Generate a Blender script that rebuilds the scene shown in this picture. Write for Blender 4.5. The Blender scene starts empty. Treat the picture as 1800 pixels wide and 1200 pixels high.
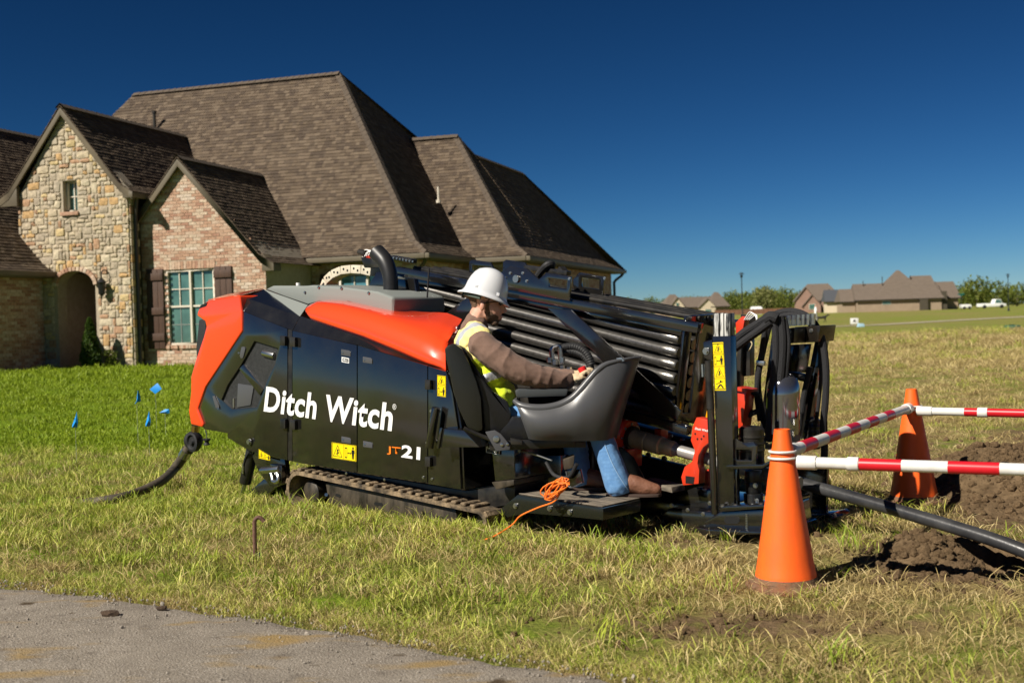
import bpy, bmesh, math, random
import numpy as np
from mathutils import Vector, Matrix, noise
from mathutils.geometry import tessellate_polygon

S = bpy.context.scene
COL = S.collection
R = math.radians
random.seed(7)
rng = np.random.default_rng(7)

# ------------------------------------------------------------------ camera
F = 2100.0; CH = 1.3
_p, _a = R(1.09), R(1.75)
FW = Vector((0, math.cos(_p), -math.sin(_p)))
_u0 = Vector((0, math.sin(_p), math.cos(_p))); _r0 = Vector((1, 0, 0))
RT = _r0 * math.cos(_a) - _u0 * math.sin(_a)
UP = _u0 * math.cos(_a) + _r0 * math.sin(_a)
CAM = Vector((0, 0, CH))
cam = bpy.data.cameras.new('camera')
cam.sensor_width = 36; cam.lens = F / 1800 * 36
cam.clip_start = 0.1; cam.clip_end = 6000
cam.dof.use_dof = True; cam.dof.focus_distance = 7.3; cam.dof.aperture_fstop = 3.2
co = bpy.data.objects.new('camera', cam); COL.objects.link(co)
m = Matrix.Identity(4)
for i in range(3):
    m[i][0], m[i][1], m[i][2], m[i][3] = RT[i], UP[i], -FW[i], CAM[i]
co.matrix_world = m
S.camera = co

# ------------------------------------------------------------------ light
SUN_AZ, SUN_EL = R(-127), R(41)          # azimuth from +Y, clockwise
SUN = Vector((math.sin(SUN_AZ) * math.cos(SUN_EL), math.cos(SUN_AZ) * math.cos(SUN_EL), math.sin(SUN_EL)))
w = bpy.data.worlds.new('World'); S.world = w; w.use_nodes = True
nt = w.node_tree
bg = nt.nodes['Background']
sky = nt.nodes.new('ShaderNodeTexSky'); sky.sky_type = 'NISHITA'; sky.sun_disc = False
sky.sun_elevation = SUN_EL; sky.sun_rotation = SUN_AZ
sky.altitude = 0; sky.air_density = 0.6; sky.dust_density = 0.0; sky.ozone_density = 10.0
# the deep polarised blue of the photograph: a power curve per channel over the whole sky
sp = nt.nodes.new('ShaderNodeSeparateColor'); cb = nt.nodes.new('ShaderNodeCombineColor'); nt.links.new(sky.outputs[0], sp.inputs[0])
for i, (ex, k) in enumerate(((2.0, .155), (1.65, .2095), (1.63, .158))):
    pw = nt.nodes.new('ShaderNodeMath'); pw.operation = 'POWER'; pw.inputs[1].default_value = ex; ml = nt.nodes.new('ShaderNodeMath'); ml.operation = 'MULTIPLY'; ml.inputs[1].default_value = k
    nt.links.new(sp.outputs[i], pw.inputs[0]); nt.links.new(pw.outputs[0], ml.inputs[0]); nt.links.new(ml.outputs[0], cb.inputs[i])
nt.links.new(cb.outputs[0], bg.inputs[0])
bg.inputs[1].default_value = 0.058
sl = bpy.data.lights.new('sun', 'SUN'); sl.energy = 5.0; sl.angle = R(0.53); sl.color = (1.0, 0.93, 0.82)
so = bpy.data.objects.new('sun', sl); COL.objects.link(so)
so.rotation_euler = SUN.to_track_quat('Z', 'Y').to_euler()
S.view_settings.view_transform = 'Standard'; S.view_settings.look = 'None'
S.view_settings.exposure = 0.55; S.view_settings.gamma = 1.0
S.view_settings.use_curve_mapping = False
S.cycles.use_denoising = True
S.cycles.max_bounces = 6; S.cycles.diffuse_bounces = 3; S.cycles.glossy_bounces = 3
S.cycles.transmission_bounces = 6; S.cycles.transparent_max_bounces = 8
S.cycles.caustics_reflective = False; S.cycles.caustics_refractive = False

# ------------------------------------------------------------------ geometry of the place
def ray(x, y): return FW + RT * ((x - 900) / F) + UP * ((600 - y) / F)
def ground_pt(x, y, z=0.0):
    d = ray(x, y); t = (z - CH) / d.z; return CAM + d * t
def at_y(x, y, wy):
    d = ray(x, y); return CAM + d * (wy / d.y)
def at_dist(x, y, t): return CAM + ray(x, y) * t
class Frame:
    """a local frame: x along, y away, z up"""
    def __init__(s, o, yaw, pitch=0.0):
        s.o = Vector(o); c, n = math.cos(yaw), math.sin(yaw)
        d = Vector((c, -n, 0)); z = Vector((0, 0, 1))
        s.x = d * math.cos(pitch) - z * math.sin(pitch); s.z = z * math.cos(pitch) + d * math.sin(pitch); s.y = Vector((n, c, 0))
    def mat(s):
        m = Matrix.Identity(4)
        for i in range(3): m[i][0], m[i][1], m[i][2], m[i][3] = s.x[i], s.y[i], s.z[i], s.o[i]
        return m
    def loc(s, p): q = Vector(p) - s.o; return Vector((q.dot(s.x), q.dot(s.y), q.dot(s.z)))
    def w(s, x, y, z): return s.o + s.x * x + s.y * y + s.z * z
    def at(s, px, py, y):
        d = ray(px, py); t = (s.o + s.y * y - CAM).dot(s.y) / d.dot(s.y); return s.loc(CAM + d * t)
    def atx(s, px, py, x):
        d = ray(px, py); t = (s.o + s.x * x - CAM).dot(s.x) / d.dot(s.x); return s.loc(CAM + d * t)
def sstep(a, b, v):
    t = np.clip((np.asarray(v, float) - a) / (b - a), 0, 1); return t * t * (3 - 2 * t)

# ------------------------------------------------------------------ mesh builder
class MB:
    def __init__(s): s.bm = bmesh.new(); s.rnd = []
    def v(s, p): return s.bm.verts.new(p)
    def face(s, vs):
        try: return s.bm.faces.new(vs)
        except ValueError: return None
    def poly(s, pts): return s.face([s.v(p) for p in pts])
    def prism(s, pts, vec, holes=()):
        vec = Vector(vec); pts = [Vector(p) for p in pts]
        if not holes:
            a = [s.v(p) for p in pts]; b = [s.v(p + vec) for p in pts]
            s.face(a); s.face(b[::-1])
            n = len(a)
            for i in range(n): s.face([a[i], a[(i + 1) % n], b[(i + 1) % n], b[i]])
            return s
        loops = [pts] + [[Vector(p) for p in h] for h in holes]
        flat = [p for l in loops for p in l]
        a = [s.v(p) for p in flat]; b = [s.v(p + vec) for p in flat]
        for t in tessellate_polygon(loops):
            s.face([a[i] for i in t]); s.face([b[i] for i in t][::-1])
        k = 0
        for l in loops:
            n = len(l)
            for i in range(n): s.face([a[k + i], a[k + (i + 1) % n], b[k + (i + 1) % n], b[k + i]])
            k += n
        return s
    def box(s, c, d, rot=None):
        c = Vector(c); h = Vector(d) / 2; rot = rot or Matrix.Identity(3)
        q = [s.v(c + rot @ Vector((x * h.x, y * h.y, z * h.z))) for x in (-1, 1) for y in (-1, 1) for z in (-1, 1)]
        for f in ((0, 1, 3, 2), (4, 6, 7, 5), (0, 4, 5, 1), (2, 3, 7, 6), (0, 2, 6, 4), (1, 5, 7, 3)): s.face([q[i] for i in f])
        return s
    def bar(s, a, b, wd, ht, up=(0, 0, 1)):
        a, b = Vector(a), Vector(b); x = (b - a); L = x.length; x.normalize()
        y = Vector(up).cross(x).normalized(); z = x.cross(y)
        rot = Matrix((x, y, z)).transposed()
        return s.box((a + b) / 2, (L, wd, ht), rot)
    @staticmethod
    def frame(t, ref=None):
        t = t.normalized(); ref = ref or (Vector((0, 0, 1)) if abs(t.z) < .9 else Vector((1, 0, 0)))
        x = ref.cross(t).normalized(); return x, t.cross(x)
    def sweep(s, pts, rad, n=10, cap=True, sx=1.0):
        pts = [Vector(p) for p in pts]; rad = rad if hasattr(rad, '__len__') else [rad] * len(pts)
        rings = []; x = None
        for i, p in enumerate(pts):
            t = (pts[min(i + 1, len(pts) - 1)] - pts[max(i - 1, 0)])
            if t.length < 1e-9: t = Vector((0, 0, 1))
            t.normalize()
            if x is None: x, y = s.frame(t)
            else:
                x = (x - t * x.dot(t)); x = x.normalized() if x.length > 1e-6 else s.frame(t)[0]; y = t.cross(x)
            rings.append([s.v(p + (x * math.cos(k * 2 * math.pi / n) * sx + y * math.sin(k * 2 * math.pi / n)) * rad[i]) for k in range(n)])
        for a, b in zip(rings, rings[1:]):
            for k in range(n): s.face([a[k], a[(k + 1) % n], b[(k + 1) % n], b[k]])
        if cap: s.face(rings[0][::-1]); s.face(rings[-1])
        return s
    def cyl(s, a, b, r, r2=None, n=16): return s.sweep([a, b], [r, r if r2 is None else r2], n)
    def tube(s, pts, r, n=10, seg=6): 
        q = smooth_path(pts, seg)
        if hasattr(r, '__len__'): r = list(np.interp(np.linspace(0, len(r) - 1, len(q)), range(len(r)), r))
        return s.sweep(q, r, n)
    def lathe(s, prof, o, axis, n=20):
        o = Vector(o); t = Vector(axis).normalized(); x, y = s.frame(t); rings = []
        for r, h in prof:
            rings.append([s.v(o + t * h + (x * math.cos(k * 2 * math.pi / n) + y * math.sin(k * 2 * math.pi / n)) * max(r, 1e-4)) for k in range(n)])
        for a, b in zip(rings, rings[1:]):
            for k in range(n): s.face([a[k], a[(k + 1) % n], b[(k + 1) % n], b[k]])
        s.face(rings[0][::-1]); s.face(rings[-1]); return s
    def grid(s, rows):
        vs = [[s.v(p) for p in r] for r in rows]
        for a, b in zip(vs, vs[1:]):
            for k in range(len(a) - 1): s.face([a[k], a[k + 1], b[k + 1], b[k]])
        return s
    def ball(s, c, r, seg=10, scale=(1, 1, 1)):
        mm = Matrix.Translation(Vector(c)) @ Matrix.Diagonal((r * scale[0], r * scale[1], r * scale[2], 1))
        bmesh.ops.create_uvsphere(s.bm, u_segments=seg, v_segments=max(6, seg * 2 // 3), radius=1, matrix=mm); return s
    def mesh(s, name, bevel=0.0, ang=35, solid=0.0, seg=2, weld=True):
        bm = s.bm
        if weld: bmesh.ops.remove_doubles(bm, verts=bm.verts, dist=1e-5)
        bmesh.ops.recalc_face_normals(bm, faces=bm.faces)
        if solid: bmesh.ops.solidify(bm, geom=bm.faces[:], thickness=solid)
        if bevel:
            ed = [e for e in bm.edges if len(e.link_faces) == 2 and e.calc_face_angle(0) > R(25)]
            try: bmesh.ops.bevel(bm, geom=ed, offset=bevel, segments=seg, profile=.6, affect='EDGES', clamp_overlap=True)
            except Exception: pass
        me = bpy.data.meshes.new(name); bm.to_mesh(me); bm.free()
        me.polygons.foreach_set('use_smooth', [True] * len(me.polygons))
        me.set_sharp_from_angle(angle=R(ang))
        return me
    def build(s, name, mt, parent=None, **k):
        return link(name, s.mesh(name, **k), mt, parent)
def smooth_path(pts, seg=6):
    pts = [Vector(p) for p in pts]
    if len(pts) < 3: return pts
    P_ = [pts[0] * 2 - pts[1]] + pts + [pts[-1] * 2 - pts[-2]]; out = []
    for i in range(1, len(P_) - 2):
        a, b, c, d = P_[i - 1:i + 3]
        for k in range(seg):
            t = k / seg
            out.append(.5 * (2 * b + (c - a) * t + (2 * a - 5 * b + 4 * c - d) * t * t + (3 * b - a - 3 * c + d) * t ** 3))
    return out + [pts[-1]]
def link(name, me, mt=None, parent=None):
    o = bpy.data.objects.new(name, me); COL.objects.link(o)
    if mt: 
        me.materials.clear(); me.materials.append(mt)
    if parent: o.parent = parent
    return o
def tag(o, label=None, cat=None, group=None, kind=None):
    if label: o['label'] = label
    if cat: o['category'] = cat
    if group: o['group'] = group
    if kind: o['kind'] = kind
    return o
def empty(name, mw=None, label=None, cat=None, group=None):
    o = bpy.data.objects.new(name, None); COL.objects.link(o); o.empty_display_size = .2
    if isinstance(mw, Matrix): o.matrix_world = mw
    elif mw is not None: o.location = mw
    return tag(o, label, cat, group)
def np_mesh(name, V, Fq, attrs=None, smooth=False):
    """vertices (n,3), faces (m,k) -> mesh; attrs: {name: per-face floats}"""
    me = bpy.data.meshes.new(name); V = np.asarray(V, np.float32); Fq = np.asarray(Fq, np.int32)
    k = Fq.shape[1]; me.vertices.add(len(V)); me.vertices.foreach_set('co', V.ravel())
    me.loops.add(Fq.size); me.loops.foreach_set('vertex_index', Fq.ravel())
    me.polygons.add(len(Fq)); me.polygons.foreach_set('loop_start', np.arange(0, Fq.size, k, dtype=np.int32))
    me.polygons.foreach_set('use_smooth', np.full(len(Fq), smooth)); me.update(calc_edges=True)
    for n, a in (attrs or {}).items():
        at = me.attributes.new(n, 'FLOAT', 'FACE' if len(a) == len(Fq) else 'POINT'); at.data.foreach_set('value', np.asarray(a, np.float32))
    return me

# ------------------------------------------------------------------ materials
def mat(name, col, rough=.5, metal=0., col2=None, vs=6., bump=0., bs=60., coat=0., spec=.5, contrast=.35, trans=0., ior=1.45, detail=4, rvar=0., stretch=None, alpha=1., sheen=0., crough=.05):
    mt = bpy.data.materials.new(name); mt.use_nodes = True; t = mt.node_tree; b = t.nodes['Principled BSDF']
    b.inputs['Base Color'].default_value = (*col, 1); b.inputs['Roughness'].default_value = rough; b.inputs['Metallic'].default_value = metal
    b.inputs['Specular IOR Level'].default_value = spec; b.inputs['Coat Weight'].default_value = coat; b.inputs['Coat Roughness'].default_value = crough
    b.inputs['Transmission Weight'].default_value = trans; b.inputs['IOR'].default_value = ior; b.inputs['Alpha'].default_value = alpha
    b.inputs['Sheen Weight'].default_value = sheen
    if col2 or bump or rvar:
        tc = t.nodes.new('ShaderNodeTexCoord'); src = tc.outputs['Object']
        if stretch:
            mp = t.nodes.new('ShaderNodeMapping'); mp.inputs['Scale'].default_value = stretch; t.links.new(src, mp.inputs[0]); src = mp.outputs[0]
    if col2 or rvar:
        n = t.nodes.new('ShaderNodeTexNoise'); n.inputs['Scale'].default_value = vs; n.inputs['Detail'].default_value = detail; n.inputs['Roughness'].default_value = .62
        t.links.new(src, n.inputs['Vector'])
        mr = t.nodes.new('ShaderNodeMapRange'); mr.inputs[1].default_value = .5 - contrast / 2; mr.inputs[2].default_value = .5 + contrast / 2
        t.links.new(n.outputs[0], mr.inputs[0])
        if col2:
            mx = t.nodes.new('ShaderNodeMix'); mx.data_type = 'RGBA'; mx.inputs[6].default_value = (*col, 1); mx.inputs[7].default_value = (*col2, 1)
            t.links.new(mr.outputs[0], mx.inputs[0]); t.links.new(mx.outputs[2], b.inputs['Base Color'])
        if rvar:
            rr = t.nodes.new('ShaderNodeMapRange'); rr.inputs[3].default_value = rough; rr.inputs[4].default_value = rough + rvar
            t.links.new(mr.outputs[0], rr.inputs[0]); t.links.new(rr.outputs[0], b.inputs['Roughness'])
    if bump:
        n2 = t.nodes.new('ShaderNodeTexNoise'); n2.inputs['Scale'].default_value = bs; n2.inputs['Detail'].default_value = 5
        t.links.new(src, n2.inputs['Vector'])
        bp = t.nodes.new('ShaderNodeBump'); bp.inputs['Strength'].default_value = min(1, bump); bp.inputs['Distance'].default_value = .01 * max(1, bump)
        t.links.new(n2.outputs[0], bp.inputs['Height']); t.links.new(bp.outputs[0], b.inputs['Normal'])
    return mt
def ramp_mat(name, stops, rough=.85, vs=30., var=.25, bump=.4, bs=80.):
    """colour picked per piece: face attribute 'rnd' plus the object's random number; noise breaks it up"""
    mt = bpy.data.materials.new(name); mt.use_nodes = True; t = mt.node_tree; b = t.nodes['Principled BSDF']; L = t.links.new
    b.inputs['Roughness'].default_value = rough; b.inputs['Specular IOR Level'].default_value = .25
    at = t.nodes.new('ShaderNodeAttribute'); at.attribute_name = 'rnd'; oi = t.nodes.new('ShaderNodeObjectInfo')
    ad = t.nodes.new('ShaderNodeMath'); ad.operation = 'ADD'; fr = t.nodes.new('ShaderNodeMath'); fr.operation = 'FRACT'
    L(at.outputs['Fac'], ad.inputs[0]); L(oi.outputs['Random'], ad.inputs[1]); L(ad.outputs[0], fr.inputs[0])
    cr = t.nodes.new('ShaderNodeValToRGB'); cr.color_ramp.interpolation = 'CONSTANT'; L(fr.outputs[0], cr.inputs[0])
    e = cr.color_ramp.elements
    while len(e) < len(stops): e.new(.5)
    for i, c in enumerate(stops): e[i].position = i / len(stops); e[i].color = (*c, 1)
    tc = t.nodes.new('ShaderNodeTexCoord'); n = t.nodes.new('ShaderNodeTexNoise'); n.inputs['Scale'].default_value = vs; n.inputs['Detail'].default_value = 5
    L(tc.outputs['Object'], n.inputs['Vector'])
    mr = t.nodes.new('ShaderNodeMapRange'); mr.inputs[1].default_value = .3; mr.inputs[2].default_value = .7; mr.inputs[3].default_value = 1 - var; mr.inputs[4].default_value = 1 + var
    L(n.outputs[0], mr.inputs[0])
    mx = t.nodes.new('ShaderNodeMix'); mx.data_type = 'RGBA'; mx.blend_type = 'MULTIPLY'; mx.inputs[0].default_value = 1
    L(cr.outputs[0], mx.inputs[6]); L(mr.outputs[0], mx.inputs[7]); L(mx.outputs[2], b.inputs['Base Color'])
    bp = t.nodes.new('ShaderNodeBump'); bp.inputs['Strength'].default_value = bump; bp.inputs['Distance'].default_value = .01
    n2 = t.nodes.new('ShaderNodeTexNoise'); n2.inputs['Scale'].default_value = bs; L(tc.outputs['Object'], n2.inputs['Vector'])
    L(n2.outputs[0], bp.inputs['Height']); L(bp.outputs[0], b.inputs['Normal'])
    return mt
# ------------------------------------------------------------------ terrain
PIT = (2.43, 5.98); MOUND = (3.45, 8.25)
ROAD = [(-6.5, 8.3), (-2.71, 6.22), (-1.65, 5.62), (-.77, 5.07), (-.04, 4.53), (.39, 4.22), (1.2, 3.55), (3.0, 2.0)]
def fbm(x, y, sc, seed=0., oct_=3):
    """cheap vectorised value noise built from sines"""
    x = np.asarray(x, float); y = np.asarray(y, float); r_ = np.zeros_like(x * y); a = 1.; tot = 0
    q = np.random.default_rng(int(seed * 10) + 3)
    for o in range(oct_):
        for k in range(5):
            th = q.uniform(0, 6.28); ph = q.uniform(0, 6.28); f = sc * (2 ** o) * q.uniform(.6, 1.5)
            r_ = r_ + a * np.sin((x * math.cos(th) + y * math.sin(th)) * f + ph) / 2.2
        tot += a; a *= .55
    return r_ / tot
def road_edge_y(x): return np.interp(x, [p[0] for p in ROAD], [p[1] for p in ROAD])
def road_dist(x, y):                       # > 0 on the grass side
    return (np.asarray(y) - road_edge_y(x)) * .8 + .035 * fbm(x, y, 7., 5) + .02 * fbm(x, y, 25., 6)
def dirt_amt(x, y):
    x = np.asarray(x, float); y = np.asarray(y, float)
    d = 1.25 * np.exp(-(((x - MOUND[0]) / .75) ** 2 + ((y - MOUND[1]) / .95) ** 2) ** 1.5)
    d = d + 1.3 * np.exp(-(((x - PIT[0]) / .62) ** 2 + ((y - PIT[1]) / .42) ** 2) ** 2)
    d = d + .75 * np.exp(-(((x - 2.0) / .35) ** 2 + ((y - 5.8) / .25) ** 2)) 
    d = d + .7 * np.exp(-(((x - 2.95) / .5) ** 2 + ((y - 7.2) / .6) ** 2))
    d = d + .5 * np.exp(-(((x - .75) / .8) ** 2 + ((y - 4.95) / .33) ** 2)) + .45 * np.exp(-(((x - 1.9) / 1.0) ** 2 + ((y - 4.9) / .4) ** 2))
    d = d + .8 * np.exp(-(((x - .2) / .5) ** 2 + ((y - 7.05) / .3) ** 2)) + .5 * np.exp(-(((x - 1.0) / .8) ** 2 + ((y - 6.75) / .25) ** 2))
    d = d + .8 * np.exp(-(((x + 3.3) / .35) ** 2 + ((y - 9.2) / .3) ** 2))
    d = d + (.5 + .3 * fbm(x, y, 2.5, 31)) * np.exp(-(((y - 10.8 - .1 * x) / 1.7) ** 2)) * sstep(1.2, 3.0, x) + (.42 + .40 * fbm(x / 2.5, y / 2.5, 1.0, 21)) * np.exp(-(((y - 16) / 5.) ** 2)) * sstep(2.5, 5, x)
    return np.clip(d + .22 * fbm(x, y, 2.2, 1) - .08, 0, 1)
def gz(x, y, fine=True):
    x = np.asarray(x, float); y = np.asarray(y, float)
    z = .42 * sstep(11, 26, y) * (1 - sstep(-2, 14, x)) + .45 * sstep(140, 240, y) 
    near = 1 - sstep(14, 22, y)
    if fine: z = z + near * (.012 * fbm(x, y, 1.6, 2) + .006 * fbm(x, y, 9, 3)) * sstep(-.1, .5, y - road_edge_y(x))
    md = np.exp(-(((x - MOUND[0]) / .62) ** 2 + ((y - MOUND[1]) / .8) ** 2) ** 1.4)
    z = z + md * (.27 + .05 * fbm(x, y, 9, 8))
    pit = np.exp(-(((x - PIT[0]) / .20) ** 2 + ((y - PIT[1]) / .34) ** 2) ** 6)
    rim = (np.exp(-(((x - PIT[0] + .10) / .72) ** 2 + ((y - PIT[1] - .06) / .45) ** 2) ** 2) - pit) * sstep(-.42, -.1, y - PIT[1] - .15 * (PIT[0] - x))
    z = z + .075 * np.exp(-(((x - PIT[0] + .33) / .12) ** 2 + ((y - PIT[1] - .08) / .28) ** 2) ** 1.5) * (1 + .35 * fbm(x, y, 18, 33))  # low bank added left of the pit, shaped to throw shade into it
    z = z - .85 * pit + np.clip(rim, 0, 1) * (.05 + .03 * fbm(x, y, 16, 9))
    z = z + dirt_amt(x, y) * near * (.012 * fbm(x, y, 22, 4) + .008 * fbm(x, y, 50, 7)) * (y > road_edge_y(x) + .1)
    return z
def axis(lo, hi, near0, near1, step, grow=1.18):
    a = list(np.arange(near0, near1, step)); d = step; v = near1
    while v < hi: a.append(v); d *= grow; v += d
    a.append(hi); d = step; v = near0 - step; b = []
    while v > lo: b.append(v); d *= grow; v -= d
    b.append(lo); return np.array(b[::-1] + a)
gx = axis(-1500, 1800, -4.2, 4.6, .045); gy = axis(-60, 3000, 3.2, 9.6, .045)
X, Y = np.meshgrid(gx, gy); Z = gz(X, Y)
nx, ny = len(gx), len(gy)
idx = np.arange(nx * ny).reshape(ny, nx)
Fq = np.stack([idx[:-1, :-1], idx[:-1, 1:], idx[1:, 1:], idx[1:, :-1]], -1).reshape(-1, 4)
def dry_amt(x, y):
    x = np.asarray(x, float); y = np.asarray(y, float)
    d = .42 + .32 * sstep(-.6, 1.8, x) + .16 * fbm(x, y, 1.1, 11) + .10 * fbm(x, y, 5, 12)
    lawn = sstep(9.6, 13.5, y + .25 * x) * (1 - sstep(-1.5, 3., x - (y - 10) * .1))       # mown lawn towards the house
    d = d * (1 - lawn) + lawn * (.04 + .07 * fbm(x, y, .8, 13))
    d = d + .25 * np.exp(-(np.clip(road_dist(x, y), 0, 9) / .22) ** 2) * (y < 9)
    d = d - .2 * np.exp(-(((x + 2.2) / 1.3) ** 2 + ((y - 8.6) / .7) ** 2)) - .12 * np.exp(-(((x + .3) / .9) ** 2 + ((y - 5.3) / .6) ** 2))
    far = sstep(22, 60, y) * sstep(3, 7, x)
    d = d * (1 - far) + far * (.54 + .2 * fbm(x / 6, y / 9, .9, 14))
    return np.clip(d, 0, 1)
V = np.stack([X, Y, Z], -1).reshape(-1, 3)
me = np_mesh('ground', V, Fq, {'dirt': dirt_amt(X, Y).ravel(), 'dry': dry_amt(X, Y).ravel()}, smooth=True)
def ground_mat():
    mt = bpy.data.materials.new('ground_soil_and_turf'); mt.use_nodes = True; t = mt.node_tree; b = t.nodes['Principled BSDF']; L = t.links.new; N = t.nodes.new
    b.inputs['Roughness'].default_value = .95; b.inputs['Specular IOR Level'].default_value = .1
    tc = N('ShaderNodeTexCoord')
    def nz(sc, det=5, st=None):
        n = N('ShaderNodeTexNoise'); n.inputs['Scale'].default_value = sc; n.inputs['Detail'].default_value = det; n.inputs['Roughness'].default_value = .65
        if st:
            mp = N('ShaderNodeMapping'); mp.inputs['Scale'].default_value = st; L(tc.outputs['Object'], mp.inputs[0]); L(mp.outputs[0], n.inputs['Vector'])
        else: L(tc.outputs['Object'], n.inputs['Vector'])
        return n.outputs[0]
    def mr(v, a, b_, c=0., d=1.):
        q = N('ShaderNodeMapRange'); q.inputs[1].default_value = a; q.inputs[2].default_value = b_; q.inputs[3].default_value = c; q.inputs[4].default_value = d; L(v, q.inputs[0]); return q.outputs[0]
    def mix(f, c1, c2):
        q = N('ShaderNodeMix'); q.data_type = 'RGBA'; L(f, q.inputs[0])
        for i, c in ((6, c1), (7, c2)):
            if isinstance(c, tuple): q.inputs[i].default_value = (*c, 1)
            else: L(c, q.inputs[i])
        return q.outputs[2]
    def at(n):
        q = N('ShaderNodeAttribute'); q.attribute_name = n; return q.outputs['Fac']
    def add(a, b_, op='ADD'):
        q = N('ShaderNodeMath'); q.operation = op; L(a, q.inputs[0])
        if isinstance(b_, float): q.inputs[1].default_value = b_
        else: L(b_, q.inputs[1])
        return q.outputs[0]
    fine = nz(38, 8); mid = nz(2.6, 6)
    green = mix(mr(fine, .3, .7), (.075, .13, .008), (.20, .29, .018))
    straw = mix(mr(fine, .3, .7), (.13, .095, .038), (.36, .28, .12))
    dryf = add(at('dry'), mr(mid, .3, .7, -.35, .35)); dryf = add(dryf, mr(nz(.35, 5, (1, .5, 1)), .35, .65, -.14, .14))
    turf = mix(mr(dryf, .2, .85), green, straw)
    soil = mix(mr(nz(14, 8), .3, .7), (.08, .052, .028), (.22, .15, .083))
    df = add(at('dirt'), mr(nz(7, 7), .25, .75, -.35, .35))
    col = mix(mr(df, .3, .62), turf, soil)
    L(col, b.inputs['Base Color'])
    bp = N('ShaderNodeBump'); bp.inputs['Strength'].default_value = .9; bp.inputs['Distance'].default_value = .03; L(nz(45, 8), bp.inputs['Height']); L(bp.outputs[0], b.inputs['Normal'])
    return mt
GM = ground_mat()
ground = tag(link('ground', me, GM), kind='structure')

# ------------------------------------------------------------------ road in the foreground
rx = np.arange(-7, 3.4, .05); rows = []
for k in range(36):
    rows.append([(x, road_edge_y(x) + .0 - (.0 if k == 0 else .02 + k * .085 + .0025 * k * k), 0) for x in rx])
RV = np.array(rows, float)
edge = .07 * fbm(RV[..., 0], RV[..., 1], 6, 5) + .05 * fbm(RV[..., 0], RV[..., 1], 26, 6)
kk = np.arange(36)[:, None]
RV[..., 1] += edge * np.exp(-kk / 1.5)
RV[..., 2] = np.where(kk == 0, -.02, .022 * (1 - np.exp(-kk / 1.0))) + .0035 * fbm(RV[..., 0], RV[..., 1], 4, 15) * (kk > 0)
ii = np.arange(36 * len(rx)).reshape(36, len(rx))
RF = np.stack([ii[:-1, :-1], ii[1:, :-1], ii[1:, 1:], ii[:-1, 1:]], -1).reshape(-1, 4)
def road_mat():
    mt = mat('chip_seal_road', (.175, .15, .12), .95, col2=(.27, .235, .19), vs=5, contrast=.5, bump=.9, bs=110, detail=8, spec=.2)
    t = mt.node_tree; L = t.links.new; N = t.nodes.new; b = t.nodes['Principled BSDF']
    base = b.inputs['Base Color'].links[0].from_socket; tc = [n for n in t.nodes if n.type == 'TEX_COORD'][0]
    def nz(s, d=6, st=None):
        n = N('ShaderNodeTexNoise'); n.inputs['Scale'].default_value = s; n.inputs['Detail'].default_value = d
        if st:
            mp = N('ShaderNodeMapping'); mp.inputs['Scale'].default_value = st; L(tc.outputs['Object'], mp.inputs[0]); L(mp.outputs[0], n.inputs['Vector'])
        else: L(tc.outputs['Object'], n.inputs['Vector'])
        return n.outputs[0]
    def layer(prev, v, a, c, col):
        q = N('ShaderNodeMapRange'); q.inputs[1].default_value = a; q.inputs[2].default_value = c; L(v, q.inputs[0])
        x = N('ShaderNodeMix'); x.data_type = 'RGBA'; L(q.outputs[0], x.inputs[0]); L(prev, x.inputs[6]); x.inputs[7].default_value = (*col, 1); return x.outputs[2]
    c = layer(base, nz(150, 3), .56, .68, (.44, .40, .35))          # light chips
    c = layer(c, nz(120, 3), .60, .72, (.03, .028, .026))           # dark chips
    c = layer(c, nz(9, 8), .58, .80, (.125, .105, .085))              # worn darker patches
    c = layer(c, nz(2.3, 7, (1, 2.2, 1)), .56, .68, (.27, .19, .085))   # dried mud and straw
    c = layer(c, nz(7.5, 8), .66, .74, (.07, .05, .03))
    L(c, b.inputs['Base Color'])
    return mt
tag(link('road', np_mesh('road', RV.reshape(-1, 3), RF, smooth=True), road_mat()), kind='structure')

# far gravel path across the field
fp = []
for px, py, wd in [(1380, 578, 1.6), (1450, 574.5, 1.6), (1540, 571.5, 1.6), (1640, 565.5, 1.8), (1740, 560, 2.0), (1830, 555.5, 2.2), (2100, 542, 3.)]:
    g = ground_pt(px, py); fp.append((g.x, g.y, wd))
fp = [(fp[0][0] - 40, fp[0][1] - 8, 1.6)] + fp
b = MB(); ra, rb, rc = [], [], []
for x, y, wd in fp:
    for l, yy in ((ra, y - wd), (rb, y), (rc, y + wd)): l.append((x, yy, float(gz(x, yy, False)) + .03))
b.grid([ra, rb, rc])
tag(b.build('path', mat('pale_gravel', (.42, .37, .27), .95, col2=(.30, .27, .19), vs=1.5)), kind='structure')

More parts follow.
